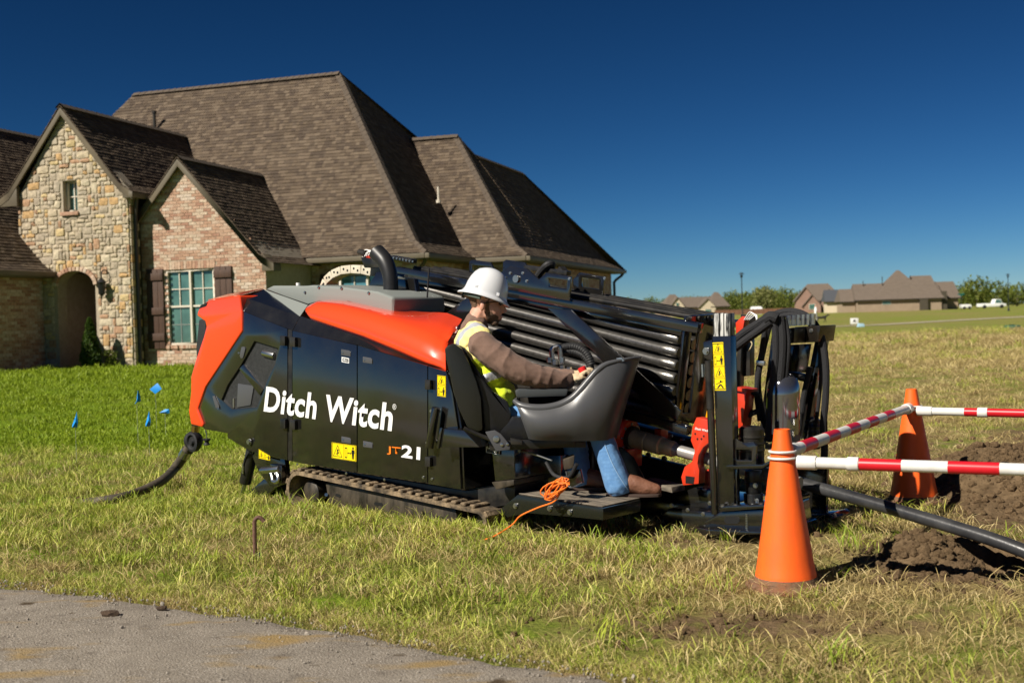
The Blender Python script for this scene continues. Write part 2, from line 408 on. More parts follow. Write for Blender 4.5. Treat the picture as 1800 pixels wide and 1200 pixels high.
# ------------------------------------------------------------------ scattered stuff
def scatter(name, tmpl, pts, rot, scl, mt=None, label=None):
    me = bpy.data.meshes.new(name); pts = np.asarray(pts, np.float32); me.vertices.add(len(pts)); me.vertices.foreach_set('co', pts.ravel())
    a = me.attributes.new('rot', 'FLOAT_VECTOR', 'POINT'); a.data.foreach_set('vector', np.asarray(rot, np.float32).ravel())
    a = me.attributes.new('scl', 'FLOAT_VECTOR', 'POINT'); a.data.foreach_set('vector', np.asarray(scl, np.float32).ravel())
    o = link(name, me)
    ng = bpy.data.node_groups.new(name, 'GeometryNodeTree'); N = ng.nodes.new; L = ng.links.new
    ng.interface.new_socket('Geometry', in_out='INPUT', socket_type='NodeSocketGeometry'); ng.interface.new_socket('Geometry', in_out='OUTPUT', socket_type='NodeSocketGeometry')
    gi, go = N('NodeGroupInput'), N('NodeGroupOutput'); oi = N('GeometryNodeObjectInfo'); oi.inputs['Object'].default_value = tmpl; oi.inputs['As Instance'].default_value = True
    ip = N('GeometryNodeInstanceOnPoints')
    r_, s_ = N('GeometryNodeInputNamedAttribute'), N('GeometryNodeInputNamedAttribute')
    for n, k in ((r_, 'rot'), (s_, 'scl')): n.data_type = 'FLOAT_VECTOR'; n.inputs['Name'].default_value = k
    L(gi.outputs[0], ip.inputs['Points']); L(oi.outputs['Geometry'], ip.inputs['Instance']); L(r_.outputs[0], ip.inputs['Rotation']); L(s_.outputs[0], ip.inputs['Scale']); L(ip.outputs[0], go.inputs[0])
    md = o.modifiers.new('scatter', 'NODES'); md.node_group = ng
    return tag(o, label, name.replace('_', ' ').split('.')[0] if label else None, kind='stuff')
def tuft_mesh(seed, nb, rad, h0, h1, wd, lean):
    q = np.random.default_rng(seed); V = []; Fa = []
    for i in range(nb):
        a = q.uniform(0, 6.283); r_ = rad * math.sqrt(q.uniform()); bx, by = r_ * math.cos(a), r_ * math.sin(a)
        h = q.uniform(h0, h1); th = q.uniform(0, 6.283); ln = h * lean * q.uniform(.3, 1.4); wv = wd * q.uniform(.7, 1.3); tw = q.uniform(0, 6.283)
        sx, sy = math.cos(tw) * wv / 2, math.sin(tw) * wv / 2; n0 = len(V)
        for t, ww in ((0, .9), (.45, 1.), (.8, .65)):
            cx, cy, cz = bx + math.cos(th) * ln * t * t, by + math.sin(th) * ln * t * t, h * (t - .22 * lean * t * t) - .01
            V += [(cx - sx * ww, cy - sy * ww, cz), (cx + sx * ww, cy + sy * ww, cz)]
        V += [(bx + math.cos(th) * ln, by + math.sin(th) * ln, h * (1 - .25 * lean) - .01)] * 2
        for k in range(3): Fa.append((n0 + 2 * k, n0 + 2 * k + 1, n0 + 2 * k + 3, n0 + 2 * k + 2))
    return np_mesh('blades', V, Fa, smooth=True)
def blade_mat(name, cols, root):
    mt = bpy.data.materials.new(name); mt.use_nodes = True; t = mt.node_tree; L = t.links.new; N = t.nodes.new
    b = t.nodes['Principled BSDF']; b.inputs['Roughness'].default_value = .55; b.inputs['Specular IOR Level'].default_value = .25
    oi = N('ShaderNodeObjectInfo'); tc = N('ShaderNodeTexCoord'); nz = N('ShaderNodeTexNoise'); nz.inputs['Scale'].default_value = 45; L(tc.outputs['Object'], nz.inputs['Vector'])
    ad = N('ShaderNodeMath'); L(oi.outputs['Random'], ad.inputs[0]); L(nz.outputs[0], ad.inputs[1]); fr = N('ShaderNodeMath'); fr.operation = 'FRACT'; L(ad.outputs[0], fr.inputs[0])
    cr = N('ShaderNodeValToRGB'); e = cr.color_ramp.elements
    while len(e) < len(cols): e.new(.5)
    for i, c in enumerate(cols): e[i].position = i / (len(cols) - 1); e[i].color = (*c, 1)
    L(fr.outputs[0], cr.inputs[0])
    sp = N('ShaderNodeSeparateXYZ'); L(tc.outputs['Object'], sp.inputs[0]); mr = N('ShaderNodeMapRange'); mr.inputs[1].default_value = 0; mr.inputs[2].default_value = .035; L(sp.outputs[2], mr.inputs[0])
    mx = N('ShaderNodeMix'); mx.data_type = 'RGBA'; L(mr.outputs[0], mx.inputs[0]); mx.inputs[6].default_value = (*root, 1); L(cr.outputs[0], mx.inputs[7])
    L(mx.outputs[2], b.inputs['Base Color'])
    tr = N('ShaderNodeBsdfTranslucent'); L(mx.outputs[2], tr.inputs[0]); ms = N('ShaderNodeMixShader'); ms.inputs[0].default_value = .25
    L(b.outputs[0], ms.inputs[1]); L(tr.outputs[0], ms.inputs[2]); L(ms.outputs[0], t.nodes['Material Output'].inputs[0])
    return mt
GREEN = blade_mat('grass_green', [(.20, .29, .02), (.29, .38, .03), (.42, .46, .06), (.66, .60, .18), (.18, .28, .02)], (.26, .22, .08))
STRAW = blade_mat('grass_straw', [(.68, .54, .23), (.50, .38, .15), (.88, .73, .38), (.33, .24, .09), (.60, .52, .18)], (.28, .205, .09))
LAWN = blade_mat('grass_lawn', [(.22, .33, .010), (.28, .39, .014), (.35, .43, .02)], (.20, .26, .016))
def tmpl(name, me, mt):
    me.materials.append(mt); return bpy.data.objects.new(name, me)
T = {}
for k, (mt, args) in {'green': (GREEN, (48, .13, .045, .105, .0042, .75)), 'straw': (STRAW, (44, .13, .03, .09, .0036, 1.1)), 'lawn': (LAWN, (70, .2, .03, .055, .006, .6)), 'tall': (GREEN, (16, .05, .08, .16, .005, .6))}.items():
    T[k] = [tmpl('grass_blades', tuft_mesh(11 + i + len(k), *args), mt) for i in range(2)]
PTS = {k: [] for k in T}
TRACKS = []          # filled below: places where nothing grows
def band(y0, y1, dens, scale):
    a = (y1 - y0) * ((y0 + y1) / 2 * .96 + 2.0); n = int(a * dens)
    y = rng.uniform(y0, y1, n * 2); x = rng.uniform(-1, 1, n * 2) * (.48 * y1 + 1.0)
    k = np.abs(x) < .48 * y + 1.0; x, y = x[k][:n], y[k][:n]
    k = (road_dist(x, y) > -.015) & (rng.uniform(0, 1, len(x)) > 1.35 * dirt_amt(x, y) + .05 * (y < 9)); x, y = x[k], y[k]
    pit = (((x - PIT[0]) / .27) ** 2 + ((y - PIT[1]) / .42) ** 2) > 1; x, y = x[pit], y[pit]
    hx = (x + 8.916) * math.cos(R(17)) - (y - 28.14) * math.sin(R(17)); hy = (x + 8.916) * math.sin(R(17)) + (y - 28.14) * math.cos(R(17))
    k = (hy < -.15) & ~((hx < -2.2) & (hy > -9)) | (y < 24); k |= (hx > 8.3); x, y = x[k], y[k]
    lawn = sstep(9.6, 13.5, y + .25 * x) * (1 - sstep(-1.5, 3., x - (y - 10) * .1)) > rng.uniform(.3, .7, len(x))
    dry = dry_amt(x, y) + rng.normal(0, .16, len(x))
    kind = np.where(lawn, 2, np.where(dry > .5, 1, 0)); tall = (kind == 0) & (rng.uniform(0, 1, len(x)) < .12) & (y < 12); kind = np.where(tall, 3, kind)
    z = gz(x, y); s = scale * rng.uniform(.65, 1.3, len(x))
    edge_ = np.clip(road_dist(x, y) / .3, .5, 1); s = s * edge_
    for i, nm in enumerate(('green', 'straw', 'lawn', 'tall')):
        q = kind == i; PTS[nm].append(np.stack([x[q], y[q], z[q], s[q]], -1))
band(3.4, 6.0, 105, 1.0); band(6.0, 9.5, 95, 1.0); band(9.5, 14, 52, 1.1); band(14, 22, 22, 1.35); band(22, 34, 9, 1.9); band(34, 60, 2.6, 3.0)
tx = rng.uniform(-1.5, 1.75, 330); tl = -.035 - np.abs(rng.normal(0, .10, 330)); tl = np.where(tx > .45, tl + .02, tl)       # grass pushed up along the track and platform
tw = np.array([-.389 + .7419 * a + .669 * c for a, c in zip(tx, tl)]); tv = np.array([7.4015 - .668 * a + .743 * c for a, c in zip(tx, tl)]); tsz = rng.uniform(.6, 1.25, 330); tk = rng.uniform(0, 1, 330) < .55
for nm, k in (('straw', tk), ('green', ~tk)): PTS[nm].append(np.stack([tw[k], tv[k], gz(tw[k], tv[k]), tsz[k]], -1))
ex_ = rng.uniform(-3.4, 1.9, 900); ey_ = road_edge_y(ex_) + rng.uniform(-.05, .22, 900); es = rng.uniform(.35, .8, 900); ek = rng.uniform(0, 1, 900) < .6
for nm, k in (('straw', ek), ('green', ~ek)): PTS[nm].append(np.stack([ex_[k], ey_[k], np.maximum(gz(ex_[k], ey_[k]), 0.0), es[k]], -1))
GL = {'green': 'green grass blades of the rough verge around the machine', 'straw': 'dry straw coloured grass mixed through the verge and field', 'lawn': 'short bright green mown lawn in front of the house', 'tall': 'taller loose green grass blades standing out of the verge'}
for nm in T:
    p = np.concatenate(PTS[nm]); half = rng.uniform(0, 1, len(p)) < .5
    for i in range(2):
        q = p[half] if i else p[~half]
        rot = np.stack([rng.normal(0, .12, len(q)), rng.normal(0, .12, len(q)), rng.uniform(0, 6.283, len(q))], -1)
        sc = np.stack([q[:, 3]] * 3, -1) 
        o = scatter('grass', T[nm][i], q[:, :3], rot, sc); tag(o, GL[nm], 'grass')
# clods of soil
def clod_mesh(seed):
    bm = bmesh.new(); bmesh.ops.create_icosphere(bm, subdivisions=2, radius=1)
    for v in bm.verts: v.co *= 1 + .38 * noise.noise(v.co * 1.7 + Vector((seed * 3.1, 0, 0))) + .16 * noise.noise(v.co * 5 + Vector((0, seed, 0)))
    me = bpy.data.meshes.new('clod'); bm.to_mesh(me); bm.free(); return me
SOIL = mat('dug_soil', (.085, .053, .028), .95, col2=(.22, .15, .083), vs=3, contrast=.4, bump=1., bs=8, spec=.1)
pts = []
for (cx, cy, sx, sy, n, s0, s1) in [(MOUND[0], MOUND[1], .42, .5, 2300, .004, .030), (PIT[0] - .05, PIT[1] + .08, .36, .28, 800, .004, .028), (2.05, 5.8, .22, .16, 260, .005, .03), (2.95, 7.2, .3, .35, 110, .006, .03), (.75, 4.95, .4, .16, 90, .005, .022), (.25, 7.05, .35, .18, 120, .006, .025), (1.1, 6.72, .5, .12, 90, .006, .025), (-3.3, 9.2, .2, .15, 40, .008, .03), (2.6, 10.8, 1.6, .8, 260, .008, .04)]:
    x = rng.normal(cx, sx, n); y = rng.normal(cy, sy, n); s = s0 + (s1 - s0) * rng.uniform(0, 1, n) ** 3
    inpit = (((x - PIT[0]) / .22) ** 2 + ((y - PIT[1]) / .37) ** 2) < 1; k = ~inpit & (road_dist(x, y) > .1); x, y, s = x[k], y[k], s[k]
    pts.append(np.stack([x, y, gz(x, y) + s * .25, s], -1))
p = np.concatenate(pts)
for i in range(2):
    q = p[i::2]; o = scatter('soil_clods', tmpl('clod', clod_mesh(i + 1), SOIL), q[:, :3], rng.uniform(0, 6.28, (len(q), 3)), np.stack([q[:, 3]] * 3, -1)); tag(o, 'loose brown clods of dug soil around the pit and mound', 'soil')
# two dropped lumps on the road
for (px, py, s, lb) in [(192, 1082, .030, 'brown lump of mud lying on the road, the larger one'), (284, 1071, .019, 'small brown lump of mud near the grass edge of the road')]:
    g = ground_pt(px, py, .02); o = link('mud_lump', clod_mesh(5 + s * 100), mat('dark_mud', (.05, .03, .018), .95, col2=(.10, .065, .04), vs=2, bump=1., bs=5)); o.location = (g.x, g.y, .022 + s * .3); o.scale = (s * 1.5, s, s * .55); tag(o, lb, 'mud', 'mud lumps on the road')

# loose gravel along the crumbling road edge
x = rng.uniform(-3.2, 1.6, 700); off = np.abs(rng.normal(0, .12, 700)) * rng.choice([-1, 1], 700, p=[.75, .25]); y = road_edge_y(x) + off
x2 = rng.uniform(-3.2, .6, 420); y2 = road_edge_y(x2) - rng.uniform(.05, 1.6, 420); x = np.concatenate([x, x2]); y = np.concatenate([y, y2]); s = rng.uniform(.0018, .0055, len(x)); s[rng.uniform(0, 1, len(s)) < .04] *= 1.9
z = np.where(y < road_edge_y(x), .022, gz(x, y)) + s * .3
tag(scatter('gravel', tmpl('chip', clod_mesh(9), mat('road_chips', (.20, .175, .145), .95, col2=(.34, .30, .25), vs=1.)), np.stack([x, y, z], -1), rng.uniform(0, 6.28, (len(x), 3)), np.stack([s * 1.2, s, s * .8], -1)), 'loose stone chips along the edge of the road', 'gravel')
# ------------------------------------------------------------------ the large house
HF = Frame(ground_pt(236, 646, .42), R(17))
house = empty('house', HF.mat(), 'large brown roofed house with a stone gable and a brick gable behind the machine', 'house')
STONE = ramp_mat('rubble_stone', [(.43, .355, .25), (.47, .39, .27), (.38, .315, .225), (.50, .385, .20), (.45, .375, .265), (.45, .29, .135), (.40, .34, .255), (.51, .435, .31), (.36, .30, .22), (.44, .365, .26), (.41, .345, .25), (.39, .24, .145), (.48, .41, .29)], vs=14, bump=.7, bs=40)
BRICK = ramp_mat('tumbled_brick', [(.40, .245, .165), (.46, .32, .23), (.34, .19, .13), (.49, .38, .28), (.43, .28, .195), (.53, .43, .34), (.38, .23, .155), (.47, .345, .255)], vs=20, bump=.5, bs=60)
SHING = ramp_mat('asphalt_shingle', [(.078, .056, .038), (.096, .070, .048), (.122, .090, .062), (.068, .049, .035), (.108, .079, .053), (.088, .065, .046), (.136, .102, .071)], vs=55, var=.3, bump=.6, bs=200)
MORTAR = mat('mortar', (.42, .355, .265), .95, col2=(.34, .285, .21), vs=9, bump=.5, bs=60)
TRIM = mat('taupe_trim_paint', (.125, .102, .066), .55, col2=(.105, .086, .056), vs=3)
GUTTER = mat('dark_bronze_gutter', (.035, .030, .022), .4)
CAPM = mat('ridge_cap_shingle', (.072, .054, .040), .9, col2=(.11, .084, .06), vs=8, bump=.5, bs=90)
WOODS = mat('stained_shutter_wood', (.085, .043, .026), .6, col2=(.05, .026, .016), vs=4, stretch=(6, 6, .6), bump=.4, bs=40)
FRAMEM = mat('cream_window_frame', (.62, .56, .46), .5)
GLASSM = mat('window_glass', (.05, .115, .10), .04, spec=1.0, col2=(.10, .21, .18), vs=1.3, contrast=.3)
SIDING = mat('dark_board_siding', (.075, .062, .042), .7, col2=(.055, .045, .03), vs=5)

def clip_poly(sub, clip):
    """Sutherland-Hodgman, clip counter-clockwise convex"""
    out = sub
    for i in range(len(clip)):
        a, b_ = clip[i], clip[(i + 1) % len(clip)]; ex, ey = b_[0] - a[0], b_[1] - a[1]; inp, out = out, []
        if not inp: return []
        for j in range(len(inp)):
            p, q = inp[j - 1], inp[j]
            dp = ex * (p[1] - a[1]) - ey * (p[0] - a[0]); dq = ex * (q[1] - a[1]) - ey * (q[0] - a[0])
            if (dp >= 0) != (dq >= 0):
                t = dp / (dp - dq); out.append((p[0] + (q[0] - p[0]) * t, p[1] + (q[1] - p[1]) * t))
            if dq >= 0: out.append(q)
    return out
def area2(p): return .5 * sum(p[i - 1][0] * p[i][1] - p[i][0] * p[i - 1][1] for i in range(len(p)))
roof = MB(); SH = []        # SH: list of (points, rnd) for joined shingles ; single ones kept apart
SINGLE = []
capm = MB(); NCAP = [0]
def shingles(O, e, s, poly, single=False):
    n = e.cross(s); n = n if n.z > 0 else -n
    poly = poly if area2(poly) > 0 else poly[::-1]
    a0, a1 = min(p[0] for p in poly), max(p[0] for p in poly); b0, b1 = min(p[1] for p in poly), max(p[1] for p in poly)
    ex = .115; k = 0; b_ = b0 - .02
    while b_ < b1:
        a = a0 - random.uniform(0, .4)
        while a < a1:
            wd = random.choice((.08, .11, .13, .16, .21)) * random.uniform(.9, 1.1)
            q = clip_poly([(a, b_), (a + wd, b_), (a + wd, b_ + ex + .012), (a, b_ + ex + .012)], poly)
            if len(q) >= 3 and abs(area2(q)) > .0012:
                th = random.choice((.010, .012, .015, .018)); low = b_
                top = [O + e * x + s * y + n * (.003 + th * max(0., 1 - (y - low) / (ex + .012)) + .001) for x, y in q]
                bot = [O + e * x + s * y - n * .004 for x, y in q]
                (SINGLE if single and len(q) == 4 and abs(area2(q)) > .014 else SH).append((top, bot, random.random()))
            a += wd
        b_ += ex; k += 1
def cap_line(p, q, wd=.13):
    p, q = Vector(p), Vector(q); L_ = (q - p).length; d = (q - p).normalized(); n = max(1, int(L_ / .2)); sd = d.cross(Vector((0, 0, 1))).normalized()
    for i in range(n):
        a = p + d * (i * L_ / n); b_ = p + d * ((i + 1.15) * L_ / n); z0, z1 = .045, .03
        pts = [a + sd * wd + Vector((0, 0, -.06)), a + Vector((0, 0, z0)), a - sd * wd + Vector((0, 0, -.06)), b_ + sd * wd + Vector((0, 0, -.07)), b_ + Vector((0, 0, z1)), b_ - sd * wd + Vector((0, 0, -.07))]
        v = [capm.v(x) for x in pts]
        for f in ((0, 1, 4, 3), (1, 2, 5, 4), (0, 3, 5, 2)): capm.face([v[j] for j in f])
def roof_face(A, B, tops, run=.45, rise=.3, single=False):
    """A, B eave ends; tops from above B round to above A"""
    A, B = Vector(A), Vector(B); tops = [Vector(t) for t in tops]; e = (B - A).normalized()
    h = Vector((-e.y, e.x, 0)); hi = max(tops, key=lambda t: t.z)
    if (hi - A).dot(h) < 0: h = -h
    def kp(P_, T_): 
        d = (T_ - P_); f = run / max(.05, d.dot(h)); q = P_ + Vector((d.x, d.y, 0)) * f; q.z = P_.z + rise; return q
    KA, KB = kp(A, tops[-1]), kp(B, tops[0])
    s1 = (h * run + Vector((0, 0, rise))).normalized()
    f1 = [((p - A).dot(e), (p - A).dot(s1)) for p in (A, B, KB, KA)]
    shingles(A, e, s1, f1, False)
    up = (hi - KA); up = (up - e * up.dot(e)).normalized()
    f2 = [((p - KA).dot(e), (p - KA).dot(up)) for p in [KA, KB] + tops]
    shingles(KA, e, up, f2, single)
    n = e.cross(up); n = n if n.z > 0 else -n
    roof.poly([A, B, KB, KA]); roof.poly([KA, KB] + [KA + e * a + up * b_ for a, b_ in f2[2:]])
    return KA, KB
ZE = 2.53
E2 = Vector((6.53, 2.4, ZE)); R2 = Vector((2.61, 6.32, 7.85)); R1 = Vector((-4.0, 6.32, 7.81)); E1 = Vector((-7.9, 2.4, ZE)); BK = Vector((6.53, 17.2, ZE))
roof_face(E1, E2, [R2, R1], single=True)
K1, K2 = roof_face(E2, BK, [R2, R2])
roof_face((-7.9, 17.2, ZE), E1, [R1, R1]); roof.poly([R1, R2, BK, Vector((-7.9, 17.2, ZE))])
cap_line(K1, R2); cap_line(R2 + Vector((0, 0, .02)), R1 + Vector((0, 0, .02))); cap_line(E2, K1); cap_line(R2, BK)
def on_plane(px, py, p0, nrm):
    d = ray(px, py); o = HF.loc(CAM); dl = Vector((d.dot(HF.x), d.dot(HF.y), d.dot(HF.z))); t = (Vector(p0) - o).dot(nrm) / dl.dot(nrm); return o + dl * t
XR = 8.05; SL = 1.3
nR = Vector((SL, 0, 1)); pR = Vector((XR, 6, ZE)); nF = Vector((0, -SL, 1))
EP = Vector((XR, 5.8, ZE)); nF0 = Vector((6, 5.8, ZE))
RP = Vector((XR - 2.85, 5.8 + 2.85, ZE + 2.85 * SL)); k1 = on_plane(838, 277, pR, nR); k2 = on_plane(916, 302, pR, nR); FAR = Vector((XR, 18.3, ZE))
zr = (k1.z + k2.z) / 2; k1 = Vector((XR - (zr - ZE) / SL, k1.y, zr)); k2 = Vector((XR - (zr - ZE) / SL, k2.y, zr)); MIDP = Vector((XR, k1.y, ZE))
VL = Vector((4.2, 5.8, ZE)); VT = Vector((RP.x - 1.9, RP.y, RP.z))
KA, KB = roof_face(VL, EP, [RP, VT]); cap_line(KB, RP); cap_line(EP, KB); cap_line(VT + Vector((0, 0, .02)), RP + Vector((0, 0, .02)))
roof_face(EP, MIDP, [k1, RP]); roof_face(MIDP, FAR, [k2, k1]); cap_line(RP, k1); cap_line(k1, k2); cap_line(k2, FAR)
roof.poly([FAR, k2, k1, Vector((2, k1.y + 2, 2.5)), Vector((2, 18.3, ZE))])
# stone gable roof, brick gable roof, left wing roof
def gable_roof(xr, zr_, xa, xb, ze, y0, y1, run=.35, rise=.2):
    for xe, dr in ((xb, 1), (xa, -1)):
        roof_face((xe, y0, ze), (xe, y1, ze), [(xr, y1, zr_), (xr, y0, zr_)], run, rise)
    cap_line((xr, y0, zr_ + .015), (xr, y1, zr_ + .015))
gable_roof(-1.69, 6.27, -3.60, .22, 4.12, -.15, 5.3)
gable_roof(1.166, 4.90, -1.24, 3.58, 2.33, .28, 4.6)
roof_face((-2.12, -2.7, 2.32), (-2.12, 5.6, 2.32), [(-6.05, 5.6, 6.46), (-6.05, -2.7, 6.46)], .3, .2)
cap_line((-6.05, -2.7, 6.47), (-6.05, 5.6, 6.47))
rf = roof.build('roof', mat('roof_underlay', (.06, .047, .036), .95), house, weld=False)
vs, fs, rn = [], [], []
for top, bot, r_ in SH:
    n = len(top); k = len(vs); vs += top + bot
    if n > 4: fs += [(k, k + 1, k + 2, k + 3), (k, k + 3, k + 4, k + min(5, n - 1))]; rn += [r_, r_]
    elif n == 4: fs.append((k, k + 1, k + 2, k + 3)); rn.append(r_)
    else: fs.append((k, k + 1, k + 2, k + 2)); rn.append(r_)
    for j in range(n): fs.append((k + j, k + n + j, k + n + (j + 1) % n, k + (j + 1) % n)); rn.append(r_)
SINGLE.sort(key=lambda s: -s[0][0].x + .6 * s[0][0].z)
def add_shingles(items):
    bm = bmesh.new(); lay = bm.faces.layers.float.new('rnd')
    for top, bot, r_ in items:
        a = [bm.verts.new(p) for p in top]; c = [bm.verts.new(p) for p in bot]; n = len(a); ff = [bm.faces.new(a)]
        for j in range(n): ff.append(bm.faces.new([a[j], c[j], c[(j + 1) % n], a[(j + 1) % n]]))
        for f in ff: f[lay] = r_
    bmesh.ops.recalc_face_normals(bm, faces=bm.faces); me = bpy.data.meshes.new('shingles'); bm.to_mesh(me); bm.free(); return me
tag(link('shingles', add_shingles(SH + SINGLE[300:]), SHING, rf), kind='stuff')
for it in SINGLE[:300]: link('shingle', add_shingles([it[:2] + (0.,)]), SHING, rf)
tag(capm.build('ridge_caps', CAPM, rf), kind='stuff')

# ---- walls
def brick_rects(x0, x1, z0, z1, inside=None, bw=.203, bh=.0735):
    out = []; r_ = 0; z = z0
    while z + bh * .7 < z1:
        x = x0 - (bw / 2 if r_ % 2 else 0)
        while x < x1:
            a, b_ = max(x, x0), min(x + bw, x1)
            if b_ - a > .05:
                if inside is None or inside((a + b_) / 2, z + bh / 2): out.append((a + .005, z + .005, b_ - .005, z + bh - .005))
            x += bw
        z += bh; r_ += 1
    return out
def brick_mesh(rects, to3, out_, dep=.010):
    """to3(x, z) -> point on the wall face; out_ = outward vector"""
    V_, F_, rn_ = [], [], []; out_ = Vector(out_)
    for x0, z0, x1, z1 in rects:
        d = dep * random.uniform(.5, 1.2); j = lambda: random.uniform(-.002, .002); k = len(V_)
        c = [to3(x0 + j(), z0 + j()), to3(x1 + j(), z0 + j()), to3(x1 + j(), z1 + j()), to3(x0 + j(), z1 + j())]
        V_ += [p + out_ * d for p in c] + [p - out_ * .006 for p in c]
        F_ += [(k, k + 1, k + 2, k + 3)] + [(k + i, k + 4 + i, k + 4 + (i + 1) % 4, k + (i + 1) % 4) for i in range(4)]; rn_ += [random.random()] * 5
    return np_mesh('bricks', [tuple(v) for v in V_], F_, {'rnd': rn_})
WIN = (.63, .50, 1.94, 2.28)
BY = .45
wb = MB()
wb.prism([(.002, BY, -.3), (3.3, BY, -.3), (3.3, BY, 2.49), (1.166, BY, 4.77), (.002, BY, 3.45)], (0, 2.3, 0), holes=[[(WIN[0], BY, WIN[1]), (WIN[2], BY, WIN[1]), (WIN[2], BY, WIN[3]), (WIN[0], BY, WIN[3])]])
bw_ = wb.build('brick_wall', MORTAR, house)
def in_gab(x, z):
    if z > 4.72 - (x - 1.166) * 1.07 if x > 1.166 else z > 4.72 - (1.166 - x) * 1.15: return False
    if WIN[0] - .0 < x < WIN[2] and WIN[1] - .09 < z < WIN[3] + .2: return False
    return True
rc = brick_rects(0.0, 3.3, 0.0, 4.8, in_gab)
vis = [r_ for r_ in rc if r_[1] > .3]; vis.sort(key=lambda r_: (abs(r_[0] - 1.55) * .9 + abs(r_[1] - 3.0) * .8)); pick = set(map(id, vis[:280]))
f3 = lambda x, z: Vector((x, BY, z))
tag(link('bricks', brick_mesh([r_ for r_ in rc if id(r_) not in pick], f3, (0, -1, 0)), BRICK, bw_), kind='stuff')
for r_ in vis[:280]:
    me = brick_mesh([r_], f3, (0, -1, 0)); me.attributes.remove(me.attributes['rnd']); link('brick', me, BRICK, bw_)
for i in range(18):                                              # soldier course over the window, rowlock sill below
    x = WIN[0] - .03 + i * (1.39 / 18)
    me = brick_mesh([(x + .004, 2.285, x + .073, 2.475)], f3, (0, -1, 0), .016); me.attributes.remove(me.attributes['rnd']); link('brick', me, BRICK, bw_)
sillm = MB()
sill = link('window_sill', brick_mesh([(WIN[0] - .05 + i * .072, WIN[1] - .085, WIN[0] + .015 + i * .072, WIN[1] - .005) for i in range(20)], f3, (0, -1, 0), .05), BRICK, house)
def window(x0, z0, x1, z1, y, cols=2, to=None, mt=GLASSM, half=True):
    to = to or (lambda x, yy, z: Vector((x, yy, z)))
    def bx(b, xa, za, xb, zb, ya, yb): b.prism([to(xa, ya, za), to(xb, ya, za), to(xb, ya, zb), to(xa, ya, zb)], to(xa, yb, za) - to(xa, ya, za))
    f = MB(); t = .05
    bx(f, x0, z0, x1, z0 + t, y + .02, y + .12); bx(f, x0, z1 - t, x1, z1, y + .02, y + .12); bx(f, x0, z0 + t, x0 + t, z1 - t, y + .02, y + .12); bx(f, x1 - t, z0 + t, x1, z1 - t, y + .02, y + .12)
    wn = f.build('window', FRAMEM, house, bevel=.004)
    cw = (x1 - x0 - t * (cols + 1)) / cols; zm = (z0 + z1) / 2 + .02
    for c in range(cols):
        xa = x0 + t + c * (cw + t)
        if c:
            f = MB(); bx(f, xa - t, z0 + t, xa, z1 - t, y + .015, y + .115); f.build('mullion', FRAMEM, wn)
        p = MB(); bx(p, xa, z0 + t, xa + cw, z1 - t, y + .09, y + .1); p.build('pane', mt, wn)
        if half:
            m_ = MB(); bx(m_, xa, zm - .022, xa + cw, zm + .022, y + .045, y + .088); m_.build('sash_rail', FRAMEM, wn)
            m_ = MB(); bx(m_, xa + cw / 2 - .011, zm + .022, xa + cw / 2 + .011, z1 - t, y + .06, y + .088); bx(m_, xa, (zm + z1 - t) / 2 - .011, xa + cw, (zm + z1 - t) / 2 + .011, y + .062, y + .086)
            m_.build('muntin', FRAMEM, wn)
            m_ = MB(); bx(m_, xa + cw / 2 - .009, z0 + t, xa + cw / 2 + .009, zm - .022, y + .078, y + .089); bx(m_, xa, (zm + z0 + t) / 2 - .009, xa + cw, (zm + z0 + t) / 2 + .009, y + .079, y + .0885); m_.build('muntin', mat('screened_muntin', (.2, .22, .2), .6), wn)
        else:
            m_ = MB(); bx(m_, xa + cw / 2 - .012, z0 + t, xa + cw / 2 + .012, z1 - t, y + .06, y + .088); bx(m_, xa, (z0 + z1) / 2 - .012, xa + cw, (z0 + z1) / 2 + .012, y + .062, y + .086); m_.build('muntin', FRAMEM, wn)
    return wn
window(*WIN, BY)
def shutter(x0, x1, z0, z1, y):
    s = MB(); n = 3; w_ = (x1 - x0) / n
    sh = None
    for i in range(n):
        p = MB(); p.box(((x0 + (i + .5) * w_), y - .03, (z0 + z1) / 2), (w_ - .008, .04, z1 - z0))
        o = p.build('plank' if sh else 'shutter', WOODS, sh or house, bevel=.004); sh = sh or o
    for z in (z0 + .28, (z0 + z1) / 2 - .05, z1 - .18):
        p = MB(); p.box(((x0 + x1) / 2, y - .068, z), (x1 - x0 + .01, .034, .17)); p.build('batten', WOODS, sh, bevel=.004)
shutter(.14, .595, .42, 2.31, BY); shutter(1.975, 2.43, .42, 2.31, BY)
